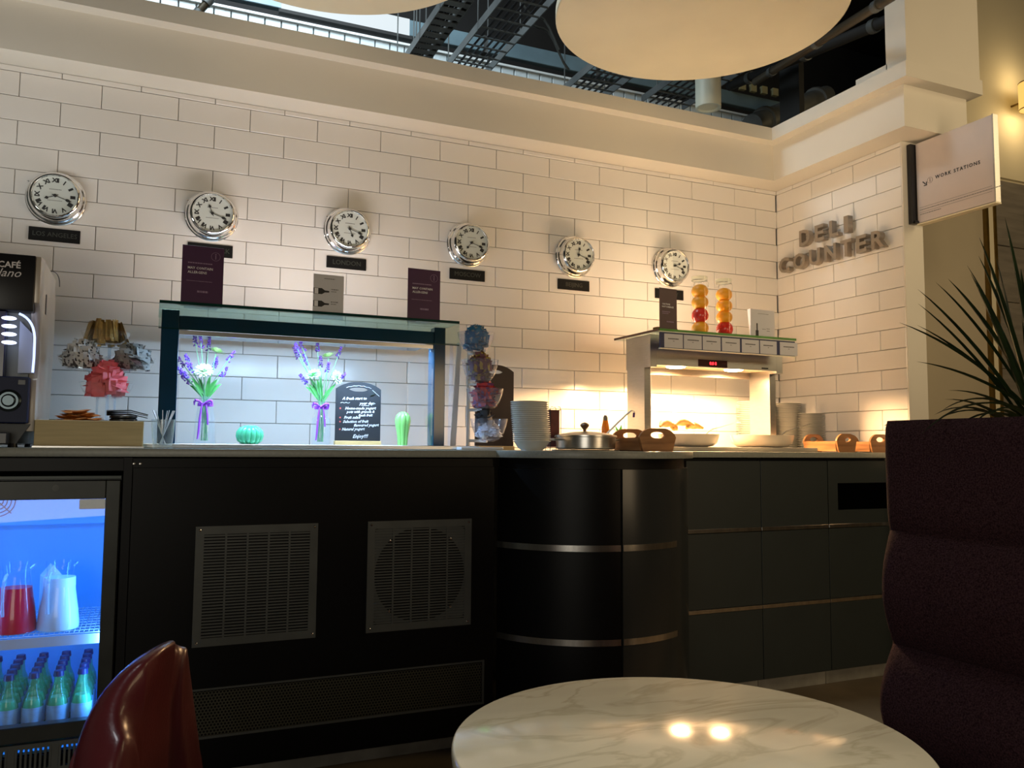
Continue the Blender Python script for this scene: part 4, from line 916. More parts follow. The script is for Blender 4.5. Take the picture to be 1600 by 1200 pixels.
heap(p+Vector((0,0,h*.22)), r*.66, h*.62, 110, sachet_mesh(.024, .018, .006, WHTS, 'cube'), 'sugar_cube', 'white wrapped sugar in the lowest frosted bowl', 'sugar', 'white wrapped sugars', 40, .2)
heap(p+Vector((-.02,0,h*.98)), .03, .02, 12, sachet_mesh(.05, .03, .003, DKS, 'dark_teabag'), 'tea_bag', 'black tea bag between the two lowest frosted bowls', 'tea bag', 'black tea bags', 41, .7)
# dark board behind
xa, xb = PY(742, 690, -.55).x, PY(801.5, 690, -.55).x; zt = PY(772, 570, -.55).z
bd = board('menu_board', 'dark brown board with a handle slot behind the frosted bowls', xa, xb, -.55, CT+.0005, zt, SLATEB)
# ================================================================== BOWL STACK, RACK, PAN
by = -.98
BOWLP = [(.022,0),(.0405,.0),(.0415,.003),(.052,.010),(.0655,.0318),(.0712,.0345),(.0710,.0365),(.0640,.0345),(.050,.013),(.0,.0075)]
bx = PY(831, 700, by).x; zb = CT+.0005
me = None
for k in range(20):
    if me is None:
        o = new('bowl', B().lathe(BOWLP, (bx, by, zb), 40, caps=False), CERAM, smooth=50); me = o; base_z = o.location.z
    else: o = me.copy(); C.objects.link(o)
    o.location = (bx - .0006*k + random.uniform(-.0006,.0006), by+random.uniform(-.0006,.0006), base_z + .0076*k)
    tag(o, 'white ceramic bowl, %s in the stack left of the steel pan' % ordn(19-k, 20), 'bowl', 'stacked white bowls by the pan')
rk = thing('wire_rack', 'small black wire rack holding a dark red packet behind the bowl stack', 'rack', (PY(866, 690, -.86).x, -.86, CT))
x0_ = PY(856, 690, -.86).x; x1_ = PY(872.5, 690, -.86).x; zt = PY(866, 636, -.86).z; b = B()
for yy in (-.88, -.84):
    for xx in (x0_, x1_): b.tube([(xx, yy, CT+.001), (xx, yy, zt-.01), (xx+(.004 if xx == x0_ else -.004), yy, zt), ((xx+(x0_+x1_)/2)/2, yy, zt)], .0013, 6)
    b.tube([(x0_, yy, CT+.012), (x1_, yy, CT+.012)], .0013, 6)
for xx in (x0_, x1_):
    for zz in (CT+.012, CT+.06, zt-.012): b.tube([(xx, -.88, zz), (xx, -.84, zz)], .0013, 6)
new('wire_frame', b, BPLAS, rk)
tag(new('dark_packet', B().box((x0_+.003, -.877, CT+.014), (x1_-.003, -.843, zt-.012), .002), mat('oxblood_packet', (.10,.015,.015), .5, var=.3, scale=30), smooth=0), 'dark red packet standing in the small wire rack', 'packet')
py_ = -.96; pp = PY(915, 700, py_); pr_ = .118
tr = new('steel_tray', B().lathe([(.0,0),(.128,0),(.131,.004),(.125,.0045),(0,.003)], (pp.x, py_, CT+.0005), 48), STEEL, smooth=30); tag(tr, 'low round steel tray beneath the shallow lidded pan', 'tray')
pn = thing('lidded_pan', 'shallow stainless steel pan with lid and wooden knob', 'pan', (pp.x, py_, CT+.0055)); z = CT+.0055
new('body', B().lathe([(0,0),(.106,0),(.113,.006),(.115,.046),(.121,.048),(.121,.050),(.112,.049),(.110,.01),(0,.004)], (pp.x, py_, z), 56), STEEL, pn, smooth=40)
ld = new('lid', B().lathe([(.119,.0505),(.119,.054),(.095,.060),(.05,.067),(0,.070)], (pp.x, py_, z), 56), STEEL, pn)
new('knob', B().lathe([(.006,.068),(.007,.078),(.016,.088),(.018,.094),(.013,.100),(.004,.104),(0,.104)], (pp.x-.004, py_, z), 20), mat('dark_walnut_knob', (.12,.06,.02), .4), ld)
for s_ in (-1, 1): b = B(); b.tube([(pp.x+s_*.114, py_-.03, z+.036), (pp.x+s_*.142, py_-.02, z+.038), (pp.x+s_*.142, py_+.02, z+.038), (pp.x+s_*.114, py_+.03, z+.036)], .004, 8); new('loop_handle', b, STEEL, pn)
a0, a1, a2 = PY(948, 678, -.92), PY(966, 660, -.90), PY(981, 646, -.88)
sp_ = thing('serving_tongs', 'steel serving spoon with purple-tipped curved handle leaning on the pan', 'utensil', a0)
new('handle', B().tube([a0, a1, a2, PY(986, 641.5, -.88), PY(991, 643, -.88), PY(992, 648, -.88)], [.006,.006,.0055,.005,.004,.003], 10, flat=.5), STEEL, sp_)
new('coloured_tip', B().tube([PY(990.5, 645, -.88), PY(990, 652, -.88)], .0045, 8), mat('purple_tip', (.12,.05,.25), .4), sp_)
so = PY(946, 672, -.45); zs_ = CT+.0005; k = 3.35/1294
sb = thing('sauce_bottle', 'small bottle of orange sauce with grey cap behind the pan', 'bottle', (so.x, -.45, zs_)); zh = PY(946, 649, -.45).z-zs_
new('body', B().lathe([(0,0),(.018,.001),(.019,.01),(.018,zh-.055),(.012,zh-.025),(.010,zh-.022)], (so.x,-.45,zs_), 20), mat('orange_sauce', (.85,.22,.01), .2), sb)
new('cap', B().lathe([(.0115,zh-.024),(.011,zh-.01),(.006,zh),(0,zh)], (so.x,-.45,zs_), 20), mat('grey_brown_cap', (.20,.16,.12), .5), sb)
hp = PY(968, 690, -.62); hb = thing('herb_pot', 'small green herb sprig behind the serving spoon', 'plant', (hp.x, -.62, CT))
new('pot', B().lathe([(.0,0),(.02,0),(.026,.05),(.024,.05),(.018,.006),(0,.006)], (hp.x,-.62,CT+.0005), 20), CERAM, hb)
for k_ in range(7):
    a = k_*.9; leaf('leaf', bezier((hp.x,-.62,CT+.045), (hp.x+.01*math.cos(a),-.62+.01*math.sin(a),CT+.085), (hp.x+.033*math.cos(a),-.62+.03*math.sin(a),CT+.10+.008*(k_%3)), 5), .007, LEAFB, hb)
# ================================================================== WOODEN BASKETS
def basket(x, y, rz, ln, wd, label):
    t = thing('wooden_basket', label, 'basket', (x, y, CT), rz); M = wm(t); z0 = .0008
    def pt(nm, b, m=WOOD): bmesh.ops.transform(b.bm, matrix=M, verts=b.bm.verts); return new(nm, b, m, t, smooth=25)
    def end(yc):
        N = 40; h = .088; out = []; inn = []
        for i in range(N):
            a = 2*PI*(i+.5)/N; ca, sa = math.cos(a), math.sin(a)
            # dome-topped trapezoid outline around centre (0, .062)
            cx, cz_ = 0, .060
            lo, hi_ = 0, .3
            for _ in range(24):
                m_ = (lo+hi_)/2; u = m_*ca; v = cz_+m_*sa
                wv = wd/2*(.80+.20*min(1, max(0, v)/.055)) if v < .055 else wd/2*math.sqrt(max(0, 1-((v-.045)/(h-.045+.004))**2))*1.02
                inside = (0 <= v <= h) and abs(u) <= wv
                if inside: lo = m_
                else: hi_ = m_
            out.append((lo*ca, cz_+lo*sa)); inn.append((wd*.20*ca, cz_+.002+.0125*sa))
        return B().ringpoly(out, inn, yc-.005, yc+.005)
    pt('end_panel', end(0)); pt('end_panel', end(ln))
    for s_ in (-1, 1):
        pt('side_panel', B().prism([(s_*wd*.395, .004), (s_*wd*.395+s_*.008, .004), (s_*wd*.49, .052), (s_*wd*.49-s_*.008, .052)], .0055, ln-.0055, 'y'))
    pt('base_panel', B().box((-wd*.38, .0055, z0+.003), (wd*.38, ln-.0055, .012)))
    return t
q = PY(1027, 700, -1.10); basket(q.x, -1.10, .10, .17, .178, 'reddish wooden basket with handle hole beside the lidded pan')
q = PY(1322, 700, -.78); basket(q.x, -.78, .06, .20, .135, 'wooden basket with oval handle at the right end, nearer the white dish')
q = PY(1364, 700, -.79); basket(-.088, -.79, -.02, .20, .130, 'rightmost wooden basket, beside the high-backed banquette')
# ================================================================== HEAT GANTRY (right)
hb_ = thing('heated_base', 'low steel heated counter slab beneath the white dishes', 'food warmer', (-.9, -.6, CT))
xa, xb = PY(1040, 698, -.72).x, PY(1278, 698, -.72).x
new('slab', B().box((xa, -.72, CT+.0005), (xb, -.30, CT+.020), .002), mat('pale_glass_ceramic', (.42,.38,.32), .22, var=.03), hb_, smooth=0)
hg = thing('heat_gantry', 'steel heated serving gantry with glowing lamps and glass shelf', 'food warmer', (-.9, -.5, CT))
SZ = 1.612
new('post', B().box((-1.278, -.55, CT+.0205), (-1.243, -.40, 1.59), .001), STEEL, hg, smooth=0)
new('post', B().box((-.552, -.55, CT+.0205), (-.514, -.40, 1.59), .001), STEEL, hg, smooth=0)
new('beam', B().box((-1.243, -.60, 1.462), (-.552, -.592, 1.60)).box((-1.243, -.592, 1.592), (-.552, -.40, 1.60)), STEEL, hg, smooth=0)
new('rear_skirt', B().box((-1.243, -.40, 1.437), (-.552, -.392, 1.60)), mat('dark_enamel', (.10,.08,.06), .6), hg, smooth=0)
for xa, xb in ((-1.278, -1.2435), (-.5515, -.514)): new('beam_end', B().box((xa, -.60, 1.452), (xb, -.392, 1.60)), STEEL, hg, smooth=0)
lens = emis('hot_lamp_lens', (1, .78, .48), 40)
new('deck_plate', B().box((-1.2425, -.5915, 1.470), (-.5525, -.4005, 1.474)), mat('warm_enamel_deck', (.55,.45,.32), .35), hg, smooth=0)
for px_ in (1056, 1146):
    q = PY(px_, 562, -.50)
    new('lamp', B().lathe([(0,0),(.034,.001),(.044,.004),(.046,.007),(0,.0075)], (q.x, -.50, 1.4620), 28), lens, hg)
    spot('heat_lamp', (q.x, -.50, 1.458), 95, (1, .60, .28), (0, .05, -1), 172, .2, .03)
gt = new('glass_shelf', B().box((-1.295, -.70, SZ-.009), (-.518, -.315, SZ)), GLG, hg, smooth=0)
new('glass_edge', B().box((-1.297, -.7035, SZ-.0095), (-.518, -.7005, SZ+.0005)), GREDGL, gt, smooth=0)
new('glass_edge', B().box((-1.2985, -.70, SZ-.0095), (-1.2955, -.315, SZ+.0005)), mat('brown_glass_edge', (.10,.05,.03), .2), gt, smooth=0)
fx0, fx1 = -1.290, -.522
new('fascia', B().box((fx0, -.697, 1.528), (fx1, -.690, SZ-.014)), mat('navy_fascia', (.012,.018,.09), .4), hg, smooth=0)
new('fascia_rail', B().box((fx0-.002, -.699, 1.523), (fx1+.002, -.688, 1.5275)).box((fx0-.002, -.699, SZ-.0135), (fx1+.002, -.688, SZ-.0095)), mat('cream_rail', (.85,.80,.66), .3), hg, smooth=0)
for a, b_ in ((1038,1067),(1068.5,1096.5),(1098,1126),(1128,1156),(1159,1186),(1187.5,1213.5),(1218.5,1246)):
    xa, xb = PY(a, 535, -.698).x, PY(b_, 545, -.698).x
    c_ = new('label_card', B().box((xa, -.6985, 1.530), (xb, -.6972, SZ-.020)), PAPER, hg, smooth=0)
    bq = B(); u = xa+(xb-xa)*.2; rn = random.Random(int(a))
    while u < xb-(xb-xa)*.22: w_ = rn.uniform(.003,.007); bq.box((u, -.6989, 1.568), (u+w_, -.6985, 1.572)); u += w_+.001
    bq.box(((xa+xb)/2-.004, -.6989, 1.559), ((xa+xb)/2+.004, -.6985, 1.561))
    new('printed_text', bq, INKB, c_, smooth=0)
xa, xb = PY(1091, 555, -.602).x, PY(1136, 555, -.602).x
ds = new('temperature_display', B().box((xa, -.6035, 1.466), (xb, -.6005, 1.498)), mat('dark_red_display', (.03,.004,.004), .2), hg, smooth=0)
text('digits', '8:8 8', .020, emis('red_led', (1,.02,.03), 4), ds, ((xa+xb)/2, -.6039, 1.481), align='CENTER', bold=.0004)
new('badge', B().box((PY(1190,560,-.602).x, -.603, 1.470), (PY(1200,560,-.602).x, -.6005, 1.476)), BPLAS, hg, smooth=0)
# things on the glass shelf
y = -.60; xl, xr_ = PY(1024.5, 500, y).x, PY(1054, 500, y).x; zt = PY(1039, 452, y).z
t, M, wd, ht = menu('menu_stand', 'brown CAUTION HOT SURFACE card with black and brass base on the glass shelf', xl, xr_, zt, SZ+.0012, y, BRUNP, INKW, .12, base_w=1.15)
lab(t, M, [('CAUTION', .0105, INKW, -wd*.36, ht*.63, 'LEFT'), ('HOT SURFACE', .0105, INKW, -wd*.36, ht*.57, 'LEFT')])
lines(t, M, [(-wd*.36, wd*.10, ht*.45, .003), (-wd*.36, wd*.0, ht*.41, .003), (-wd*.10, wd*.30, ht*.22, .005)], INKP)
y = -.52; xl, xr_ = PY(1167, 500, y).x, PY(1206, 500, y).x; zt = PY(1186, 485, y).z
t, M, wd, ht = menu('menu_card', 'white tent card with a small bottle picture on the glass shelf', xl, xr_, zt, SZ+.0012, y, PAPER, INKB, .05, cat='menu card', base=None)
lines(t, M, [(-wd*.2, wd*.25, ht*.86, .002), (-wd*.02, wd*.12, ht*.38, .003), (wd*.16, wd*.30, ht*.40, .003), (wd*.16, wd*.28, ht*.33, .003)], INKG)
b = B().box((-wd*.30, -.0229, ht*.10), (-wd*.18, -.0226, ht*.34)).box((-wd*.265, -.0229, ht*.34), (-wd*.215, -.0226, ht*.56)); bmesh.ops.transform(b.bm, matrix=M, verts=b.bm.verts); new('printed_bottle', b, INKB, t, smooth=0)
b = B().prism([(-.0195, .0015), (-.018, .0015), (.0, ht-.001), (-.019, ht)], -wd/2, wd/2, 'x') ; bmesh.ops.transform(b.bm, matrix=M, verts=b.bm.verts); new('card_back', b, PAPER, t, smooth=0)
OM = None
def jar(px, ptop, fruits, label, where):
    y = -.56; x = PY(px, 500, y).x; H = PY(px, ptop, y).z-SZ-.001; z = SZ+.0012
    t = thing('glass_jar', label, 'jar', (x, y, z)); r = .040
    new('body', B().lathe([(0,.004),(r*.9,.003),(r,.001),(r*1.0,.010),(r,H-.045),(r*.88,H-.034),(r*.86,H-.02),(r*.92,H-.016)], (x,y,z), 40, caps=False), GL, t)
    new('lid', B().lathe([(r*.93,H-.0155),(r*.95,H-.008),(r*.93,H),(r*.7,H+.001),(0,H-.001)], (x,y,z), 40), glass('lid_glass', (.94,.97,.92), 1, .01, .08, (.75,.8,.65)), t)
    b = B().lathe([(r*.90,H-.019),(r*.935,H-.019),(r*.935,H-.016),(r*.90,H-.016)], (x,y,z), 36, caps=False)
    b.tube([(x+r*.9,y-.012,z+H-.018),(x+r*1.10,y-.012,z+H-.030),(x+r*1.02,y-.012,z+H-.048)], .0015, 6).tube([(x-r*.9,y-.012,z+H-.03),(x-r*1.06,y-.012,z+H-.05)], .0012, 6)
    new('wire_clip', b, STEEL, t)
    for (qx, qy, kind, rx) in fruits:
        p = PY(qx, qy, y); fr_ = 14*PY(qx,qy,y).xyz.__sub__(CAM).dot(F)/FPX*rx
        p.x = max(min(p.x, x+r-fr_-.002), x-r+fr_+.002)
        sq = .86 if kind == 'orange' else .97
        o = new(kind, B().lathe([(fr_*math.sin(PI*i/14)*(1 if True else 1), -fr_*sq*math.cos(PI*i/14)*(1-(.08 if i in (0,14) else 0))) for i in range(15)], (p.x, y, p.z), 28), ORANGE if kind == 'orange' else APPLE, smooth=180)
        tag(o, ('whole orange' if kind == 'orange' else 'red apple')+' inside the %s fruit jar, %s' % (where, {0:'topmost',1:'second from top',2:'third from top',3:'lowest'}[fruits.index((qx,qy,kind,rx))]), kind, 'fruit in the jars')
jar(1093.5, 433, [(1091,455,'orange',.93),(1092,472.5,'orange',.93),(1094.5,493,'apple',.93),(1096.5,513,'orange',.93)], 'tall clear clip jar of oranges and one mid-height apple', 'left')
jar(1131.5, 437, [(1134.5,461,'orange',.9),(1134,478.5,'orange',.9),(1134,496,'orange',.9),(1134,514.5,'apple',.93)], 'tall clear clip jar of oranges with an apple at its base', 'right')
# dishes
DIS = mat('cream_stoneware', (.62,.55,.46), .25, var=.02)
def dish(px0, px1, y, label):
    a, b_ = PY(px0, 690, y), PY(px1, 690, y); x = (a.x+b_.x)/2; dep = (PY((px0+px1)/2, 690, y)-CAM).dot(F); r = (px1-px0)*dep/FPX/2; z = CT+.0205
    k = .058; o = new('serving_dish', B().lathe([(0,0),(r*.62,.0),(r*.80,.004),(r*.93,.020),(r*.985,k*.8),(r,k),(r*.97,k),(r*.95,k*.75),(r*.88,.024),(r*.74,.010),(0,.007)], (x,y,z), 56, caps=False), DIS, smooth=50)
    tag(o, label, 'dish'); return x, y, z, r
d1_ = dish(1028, 1122, -.585, 'round cream stoneware dish under the left heat lamp')
d2_ = dish(1141, 1238, -.585, 'round cream stoneware dish under the right heat lamp')
PAST = mat('golden_pastry', (.62,.30,.07), .5, col2=(.80,.52,.20), scale=30, bump=.2, bscale=90)
for k, (qx, qy, L, a) in enumerate(((1040, 664, .05, .5), (1066, 662, .055, -.2), (1082, 667, .05, .3), (1052, 669, .05, 1.4))):
    p = PY(qx, qy, -.56); p.z = max(p.z, 1.13)
    b = B().tube([p+Vector((-L*math.cos(a), -.02, -.008)), p+Vector((-L*.5*math.cos(a), -.006, .006)), p+Vector((0,0,.010)), p+Vector((L*.5*math.cos(a), -.006, .006)), p+Vector((L*math.cos(a), -.02, -.006))], [.006,.016,.021,.016,.005], 12)
    tag(new('pastry', b, PAST, smooth=60), 'golden baked pastry, %s in the left heated dish' % ['far left','in the middle','rightmost','lowest in front'][k], 'pastry', 'pastries in the left dish')
for (x, y, z, r), e0, e1, lb in ((d1_, (1112, 671), (1154, 659.5), 'ladle'), (d2_, (1228, 674), (1265, 662.5), 'ladle')):
    p0 = PY(*e0, -.56); p1 = PY(*e1, -.50); l = thing('ladle', 'dark metal ladle handle rising from the %s heated dish' % ('left' if x < d2_[0] else 'right'), 'ladle', (p0.x, p0.y, CT+.03))
    new('handle', B().tube([p0+Vector((-.03,0,-.02)), p0, p1, p1+Vector((.012,0,-.004))], [.004,.0045,.0035,.003], 8, flat=.6), STEEL, l)
    c0 = p0+Vector((-.05,0,-.018)); c0.z = CT+.0505
    new('scoop', B().lathe([(0,-.02),(.018,-.015),(.028,0),(.026,0),(.016,-.013),(0,-.017)], c0, 20), STEEL, l)
# plate stacks in the corner
PLP = [(0,0),(.055,0),(.062,.002),(.080,.008),(.096,.011),(.0965,.0125),(.080,.011),(.060,.006),(0,.004)]
for (px_, y, top, lb) in ((1178, -.17, 629, 'white plate in the stack behind the right gantry post'), (1226, -.14, 630.5, 'white plate in the taller stack just right of the gantry post'), (1272, -.26, 645, 'white plate in the stack behind the rightmost baskets')):
    x = PY(px_, 680, y).x; zt = PY(px_, top, y).z; n = int((zt-CT)/.0098)
    o0 = None
    for k in range(n):
        if o0 is None: o0 = new('plate', B().lathe([(a*.95, b_) for a, b_ in PLP], (x, y, CT+.0008), 44, caps=False), CERAM, smooth=50); z00 = o0.location.z; o = o0
        else: o = o0.copy(); C.objects.link(o)
        o.location = (x+random.uniform(-.0015,.0015), y+random.uniform(-.0015,.0015), z00+.0098*k); tag(o, lb.replace('plate in', 'plate, %s in' % ordn(n-1-k, n), 1), 'plate', lb.replace('plate', 'plates'))
# ================================================================== SUSPENDED DISCS, SPOTLIGHT, CEILING VOID
DISC = mat('cream_acoustic_felt', (.70,.65,.50), .85, var=.04, scale=3)
def disc(c, r, label):
    z = 2.93; t = thing('ceiling_disc', label, 'acoustic disc', (c[0], c[1], z))
    new('panel', B().lathe([(0,0),(r-.004,0),(r,.004),(r,.040),(r-.004,.044),(0,.044)], (c[0],c[1],z), 96), DISC, t, smooth=40)
    b = B()
    for a in (.5, 2.6, 4.7): b.tube([(c[0]+r*.6*math.cos(a), c[1]+r*.6*math.sin(a), z+.044), (c[0]+r*.6*math.cos(a), c[1]+r*.6*math.sin(a), 5.19)], .0015, 5)
    new('suspension_wire', b, STEEL, t)
disc((-1.252, -.95), .615, 'large round cream ceiling disc hanging above the deli counter')
disc((-2.825, -.945), .630, 'round ceiling disc hanging above the display case, mostly cut off')
sl = thing('ceiling_spotlight', 'white cylindrical ceiling spotlight behind the large disc', 'spotlight', (-.575, -.12, 2.965))
new('housing', B().lathe([(.052,.01),(.058,0),(.070,0),(.070,.30),(.04,.32),(0,.32)], (-.575,-.12,2.965), 40), mat('sage_white_enamel', (.55,.56,.46), .45), sl, smooth=40)
new('lens', B().lathe([(0,.009),(.052,.009)], (-.575,-.12,2.965), 40, caps=False), mat('frosted_lens', (.62,.56,.40), .5), sl)
new('mounting_rod', B().tube([(-.575,-.12,3.285), (-.575,-.12,5.19)], .01, 8), VOIDM, sl)
VST = mat('dull_galvanised_steel', (.13,.14,.14), .5, .5, var=.25, scale=6)
BLW = mat('blue_white_sheet', (.62,.70,.72), .4, var=.12, scale=3)
# row of pale wall sheets with dark seams under a white lip, far side of the void
bh = thing('bulkhead', 'pale blue-grey panelled bulkhead under a white lip in the ceiling void', 'bulkhead', (-2, 1.25, 3.2))
x = -5.2
new('top_lip', B().box((-5.4, 1.185, 3.640), (1.2, 1.215, 3.654)), mat('white_lip', (.75,.78,.78), .4), bh, smooth=0)
while x < .9:
    new('panel', B().box((x, 1.20, 3.0), (x+.088, 1.25, 3.639), .002), BLW, bh, smooth=0); x += .096
new('backing', B().box((-5.4, 1.252, 3.0), (1.2, 1.27, 3.639)), VOIDM, bh, smooth=0)
dk = thing('roof_duct', 'long flat blue-grey duct running through the ceiling void', 'duct', (-2, 1.2, 3.9))
za, zb_ = PY(800, 90, 1.45).z, PY(800, 66, 1.45).z
new('body', B().box((-3.2, 1.45, za), (1.6, 1.50, zb_), .004), mat('teal_grey_duct', (.16,.24,.28), .4, .1, var=.2, scale=4), dk, smooth=0)
for xx in (-2.2, -1.3, -.4, .5): new('flange', B().box((xx, 1.445, za-.004), (xx+.03, 1.505, zb_+.004)), VST, dk, smooth=0)
wz0, wz1 = PY(560, 40, .95).z, PY(560, 12, .95).z
rl = thing('rooflight_panel', 'bright daylight roof panel glowing at the edge of the left disc', 'rooflight', (-2.6, .95, wz0))
new('pane', B().box((PY(440, 10, .95).x, .95, wz0), (PY(640, 40, .95).x, .97, wz1)), emis('daylight_pane', (.85,.95,1), .9), rl, smooth=0)
new('frame', B().box((PY(436, 10, .95).x, .94, wz0-.02), (PY(644, 40, .95).x, .98, wz0)), VOIDM, rl, smooth=0)
def tray(x, z, y0, y1, wd, label, rungs=True, perf=False):
    t = thing('cable_tray', label, 'cable tray', (x, (y0+y1)/2, z))
    new('side_rail', B().box((x-wd/2, y0, z), (x-wd/2+.006, y1, z+.05)).box((x+wd/2-.006, y0, z), (x+wd/2, y1, z+.05)), VST, t, smooth=0)
    b = B(); yy = y0
    while yy < y1: b.box((x-wd/2+.006, yy, z), (x+wd/2-.006, yy+(.045 if perf else .012), z+.006)); yy += .07 if perf else .11
    new('rung', b, VST, t, smooth=0, kind='stuff')
    b = B()
    for k in range(5): b.tube([(x-wd*.3+wd*.15*k, y0, z+.015+.004*(k%2)), (x-wd*.28+wd*.15*k, (y0+y1)/2, z+.018), (x-wd*.3+wd*.15*k, y1, z+.015)], .007, 6)
    new('cable', b, [BPLAS, VOIDM][0], t)
    b = B()
    for yy in (y0+.3, (y0+y1)/2, y1-.2): 
        for s_ in (-1, 1): b.tube([(x+s_*wd/2, yy, z), (x+s_*wd/2, yy, 5.19)], .004, 5)
    new('threaded_rod', b, VST, t)
def at_tray(px, py, y): p = PY(px, py, y); return p.x, p.z
x_, z_ = at_tray(665, 70, .5); tray(x_, z_, -.2, 1.1, .10, 'solid grey cable tray running toward the bulkhead', perf=True)
x_, z_ = at_tray(700, 45, .4); tray(x_, z_, -.3, 1.1, .06, 'narrow perforated cable tray beside the solid one', perf=True)
x_, z_ = at_tray(775, 60, .45); tray(x_, z_, -.3, 1.1, .26, 'wide ladder cable tray with thin rungs in the ceiling void')
x_, z_ = at_tray(950, 120, .6); tray(x_, z_, -.1, 1.1, .30, 'ladder cable tray left of the ceiling spotlight')
x_, z_ = at_tray(1060, 150, .9); tray(x_, z_, -.1, 1.1, .35, 'shadowed cable tray behind the ceiling spotlight')
def pipe(a, b_, r, label, m=VST):
    t = thing('pipe', label, 'pipe', a); a, b_ = Vector(a), Vector(b_)
    new('tube', B().tube([a, b_], r, 16), m, t)
    for f in (.15, .5, .85): p = a.lerp(b_, f); d = (b_-a).normalized(); new('clamp', B().tube([p-d*.02, p+d*.02], r*1.25, 16), VST, t)
pipe(PY(1180, 128, .1), PD(1420, -22, 3.4), .022, 'dark diagonal pipe with clamp beside the large ceiling disc', mat('dark_bronze_pipe', (.07,.055,.035), .4, .5))
pipe(PY(1140, 135, .6), PD(1420, 18, 4.1), .03, 'second dark pipe below the clamped one', VOIDM)
pipe(PY(1175, 196, .5), PY(1290, 150, .9), .075, 'large silver duct elbow in the corner of the void', VST)
pipe(PY(300, 30, .7), PY(350, -25, .7), .02, 'short brown pipe dropping behind the cornice at the left', mat('dark_bronze_pipe', (.07,.055,.035)))
for k, (qx, qy, y) in enumerate(((835, 30, .7), (850, 60, .8))):
    pts = [PY(qx-25+8*i, qy-40+10*i+10*math.sin(i*.9+k), y) for i in range(9)]
    tag(new('loose_cable', B().tube(pts, .008, 8), mat('black_cable', (.03,.03,.025), .6)), 'looped dark cable hanging in the ceiling void, the %s of two' % ['left','right'][k], 'cable', 'loose cables in the void')
gy = thing('roof_grating', 'yellowish slatted grating in the dark ceiling void near the corner', 'grating', PY(1215, 140, 1.4))
for k in range(6):
    p = PY(1140+17*k, 126+3.2*k, 1.4); new('slat', B().box((p.x, 1.4, p.z-.05), (p.x+.055, 1.43, p.z+.01)), mat('yellow_grey_slat', (.30,.27,.14), .5), gy, smooth=0)
# ================================================================== WALL LAMP at the far right
lp = PY(1612, 150, .14); lx = lp.x
wl = thing('wall_lamp', 'yellow-shaded wall lamp glowing at the right picture edge', 'lamp', (lx, .14, lp.z))
lh = .10
new('lamp_shade', B().lathe([(.085,-lh),(.085,lh),(.083,lh),(.083,-lh)], (lx, .14, lp.z), 32, caps=False), emis('glowing_yellow_shade', (1,.58,.14), 1.1), wl)
new('rim', B().lathe([(.086,-lh-.004),(.086,-lh+.004),(.082,-lh+.004)], (lx,.14,lp.z), 32, caps=False).lathe([(.086,lh-.004),(.086,lh+.004),(.082,lh+.004)], (lx,.14,lp.z), 32, caps=False), BRASS, wl)
new('bulb', B().lathe([(0,-.04),(.03,-.01),(.03,.02),(0,.05)], (lx,.14,lp.z), 16), emis('warm_bulb', (1,.85,.6), 12), wl)
new('wall_arm', B().tube([(lx, .14, lp.z-.02), (lx, .328, lp.z-.02)], .008, 8), BRASS, wl)
l = bpy.data.lights.new('wall_lamp_light', 'POINT'); l.energy = 2.6; l.color = (1,.72,.36); l.shadow_soft_size = .06
o = bpy.data.objects.new('wall_lamp_light', l); C.objects.link(o); o.location = (lx, .12, lp.z-.14)
l2 = l.copy(); l2.energy = 1.6; o = bpy.data.objects.new('wall_lamp_light_up', l2); C.objects.link(o); o.location = (lx, .12, lp.z+.14)
# ================================================================== MARBLE TABLE
tx, tyy, tR, tz = -2.784, -2.964, .264, .75
MARB = mat('veined_cream_marble', (.72,.68,.56), .11)
nt = MARB.node_tree; bs = nt.nodes['Principled BSDF']; tc = nt.nodes.new('ShaderNodeTexCoord'); mp = nt.nodes.new('ShaderNodeMapping'); mp.inputs['Scale'].default_value = (1.6, 4.5, 1); mp.inputs['Rotation'].default_value = (0,0,.25)
n1 = nt.nodes.new('ShaderNodeTexNoise'); n1.inputs['Scale'].default_value = 2.2; n1.inputs['Detail'].default_value = 8; n1.inputs['Distortion'].default_value = 1.2
r = nt.nodes.new('ShaderNodeValToRGB'); e = r.color_ramp.elements; e[0].position = .46; e[0].color = (.74,.70,.57,1); e[1].position = .53; e[1].color = (.74,.70,.57,1); m_ = e.new(.498); m_.color = (.60,.56,.43,1)
n2 = nt.nodes.new('ShaderNodeTexNoise'); n2.inputs['Scale'].default_value = 5; n2.inputs['Detail'].default_value = 5
r2 = nt.nodes.new('ShaderNodeValToRGB'); r2.color_ramp.elements[0].color = (.90,.90,.89,1); r2.color_ramp.elements[0].position = .3; r2.color_ramp.elements[1].position = .7
mx = nt.nodes.new('ShaderNodeMixRGB'); mx.blend_type = 'MULTIPLY'; mx.inputs[0].default_value = 1
nt.links.new(tc.outputs['Object'], mp.inputs[0]); nt.links.new(mp.outputs[0], n1.inputs['Vector']); nt.links.new(mp.outputs[0], n2.inputs['Vector']); nt.links.new(n1.outputs['Fac'], r.inputs[0]); nt.links.new(n2.outputs['Fac'], r2.inputs[0])
nt.links.new(r.outputs[0], mx.inputs[1]); nt.links.new(r2.outputs[0], mx.inputs[2]); nt.links.new(mx.outputs[0], bs.inputs['Base Color'])
tbl = thing('cafe_table', 'round cream marble-topped pedestal cafe table in the foreground', 'table', (tx, tyy, 0))
new('tabletop', B().lathe([(0,tz-.022),(tR-.006,tz-.022),(tR-.001,tz-.018),(tR,tz-.010),(tR,tz-.005),(tR-.001,tz-.0015),(tR-.003,tz),(0,tz)], (tx,tyy,0), 128), MARB, tbl, smooth=40)
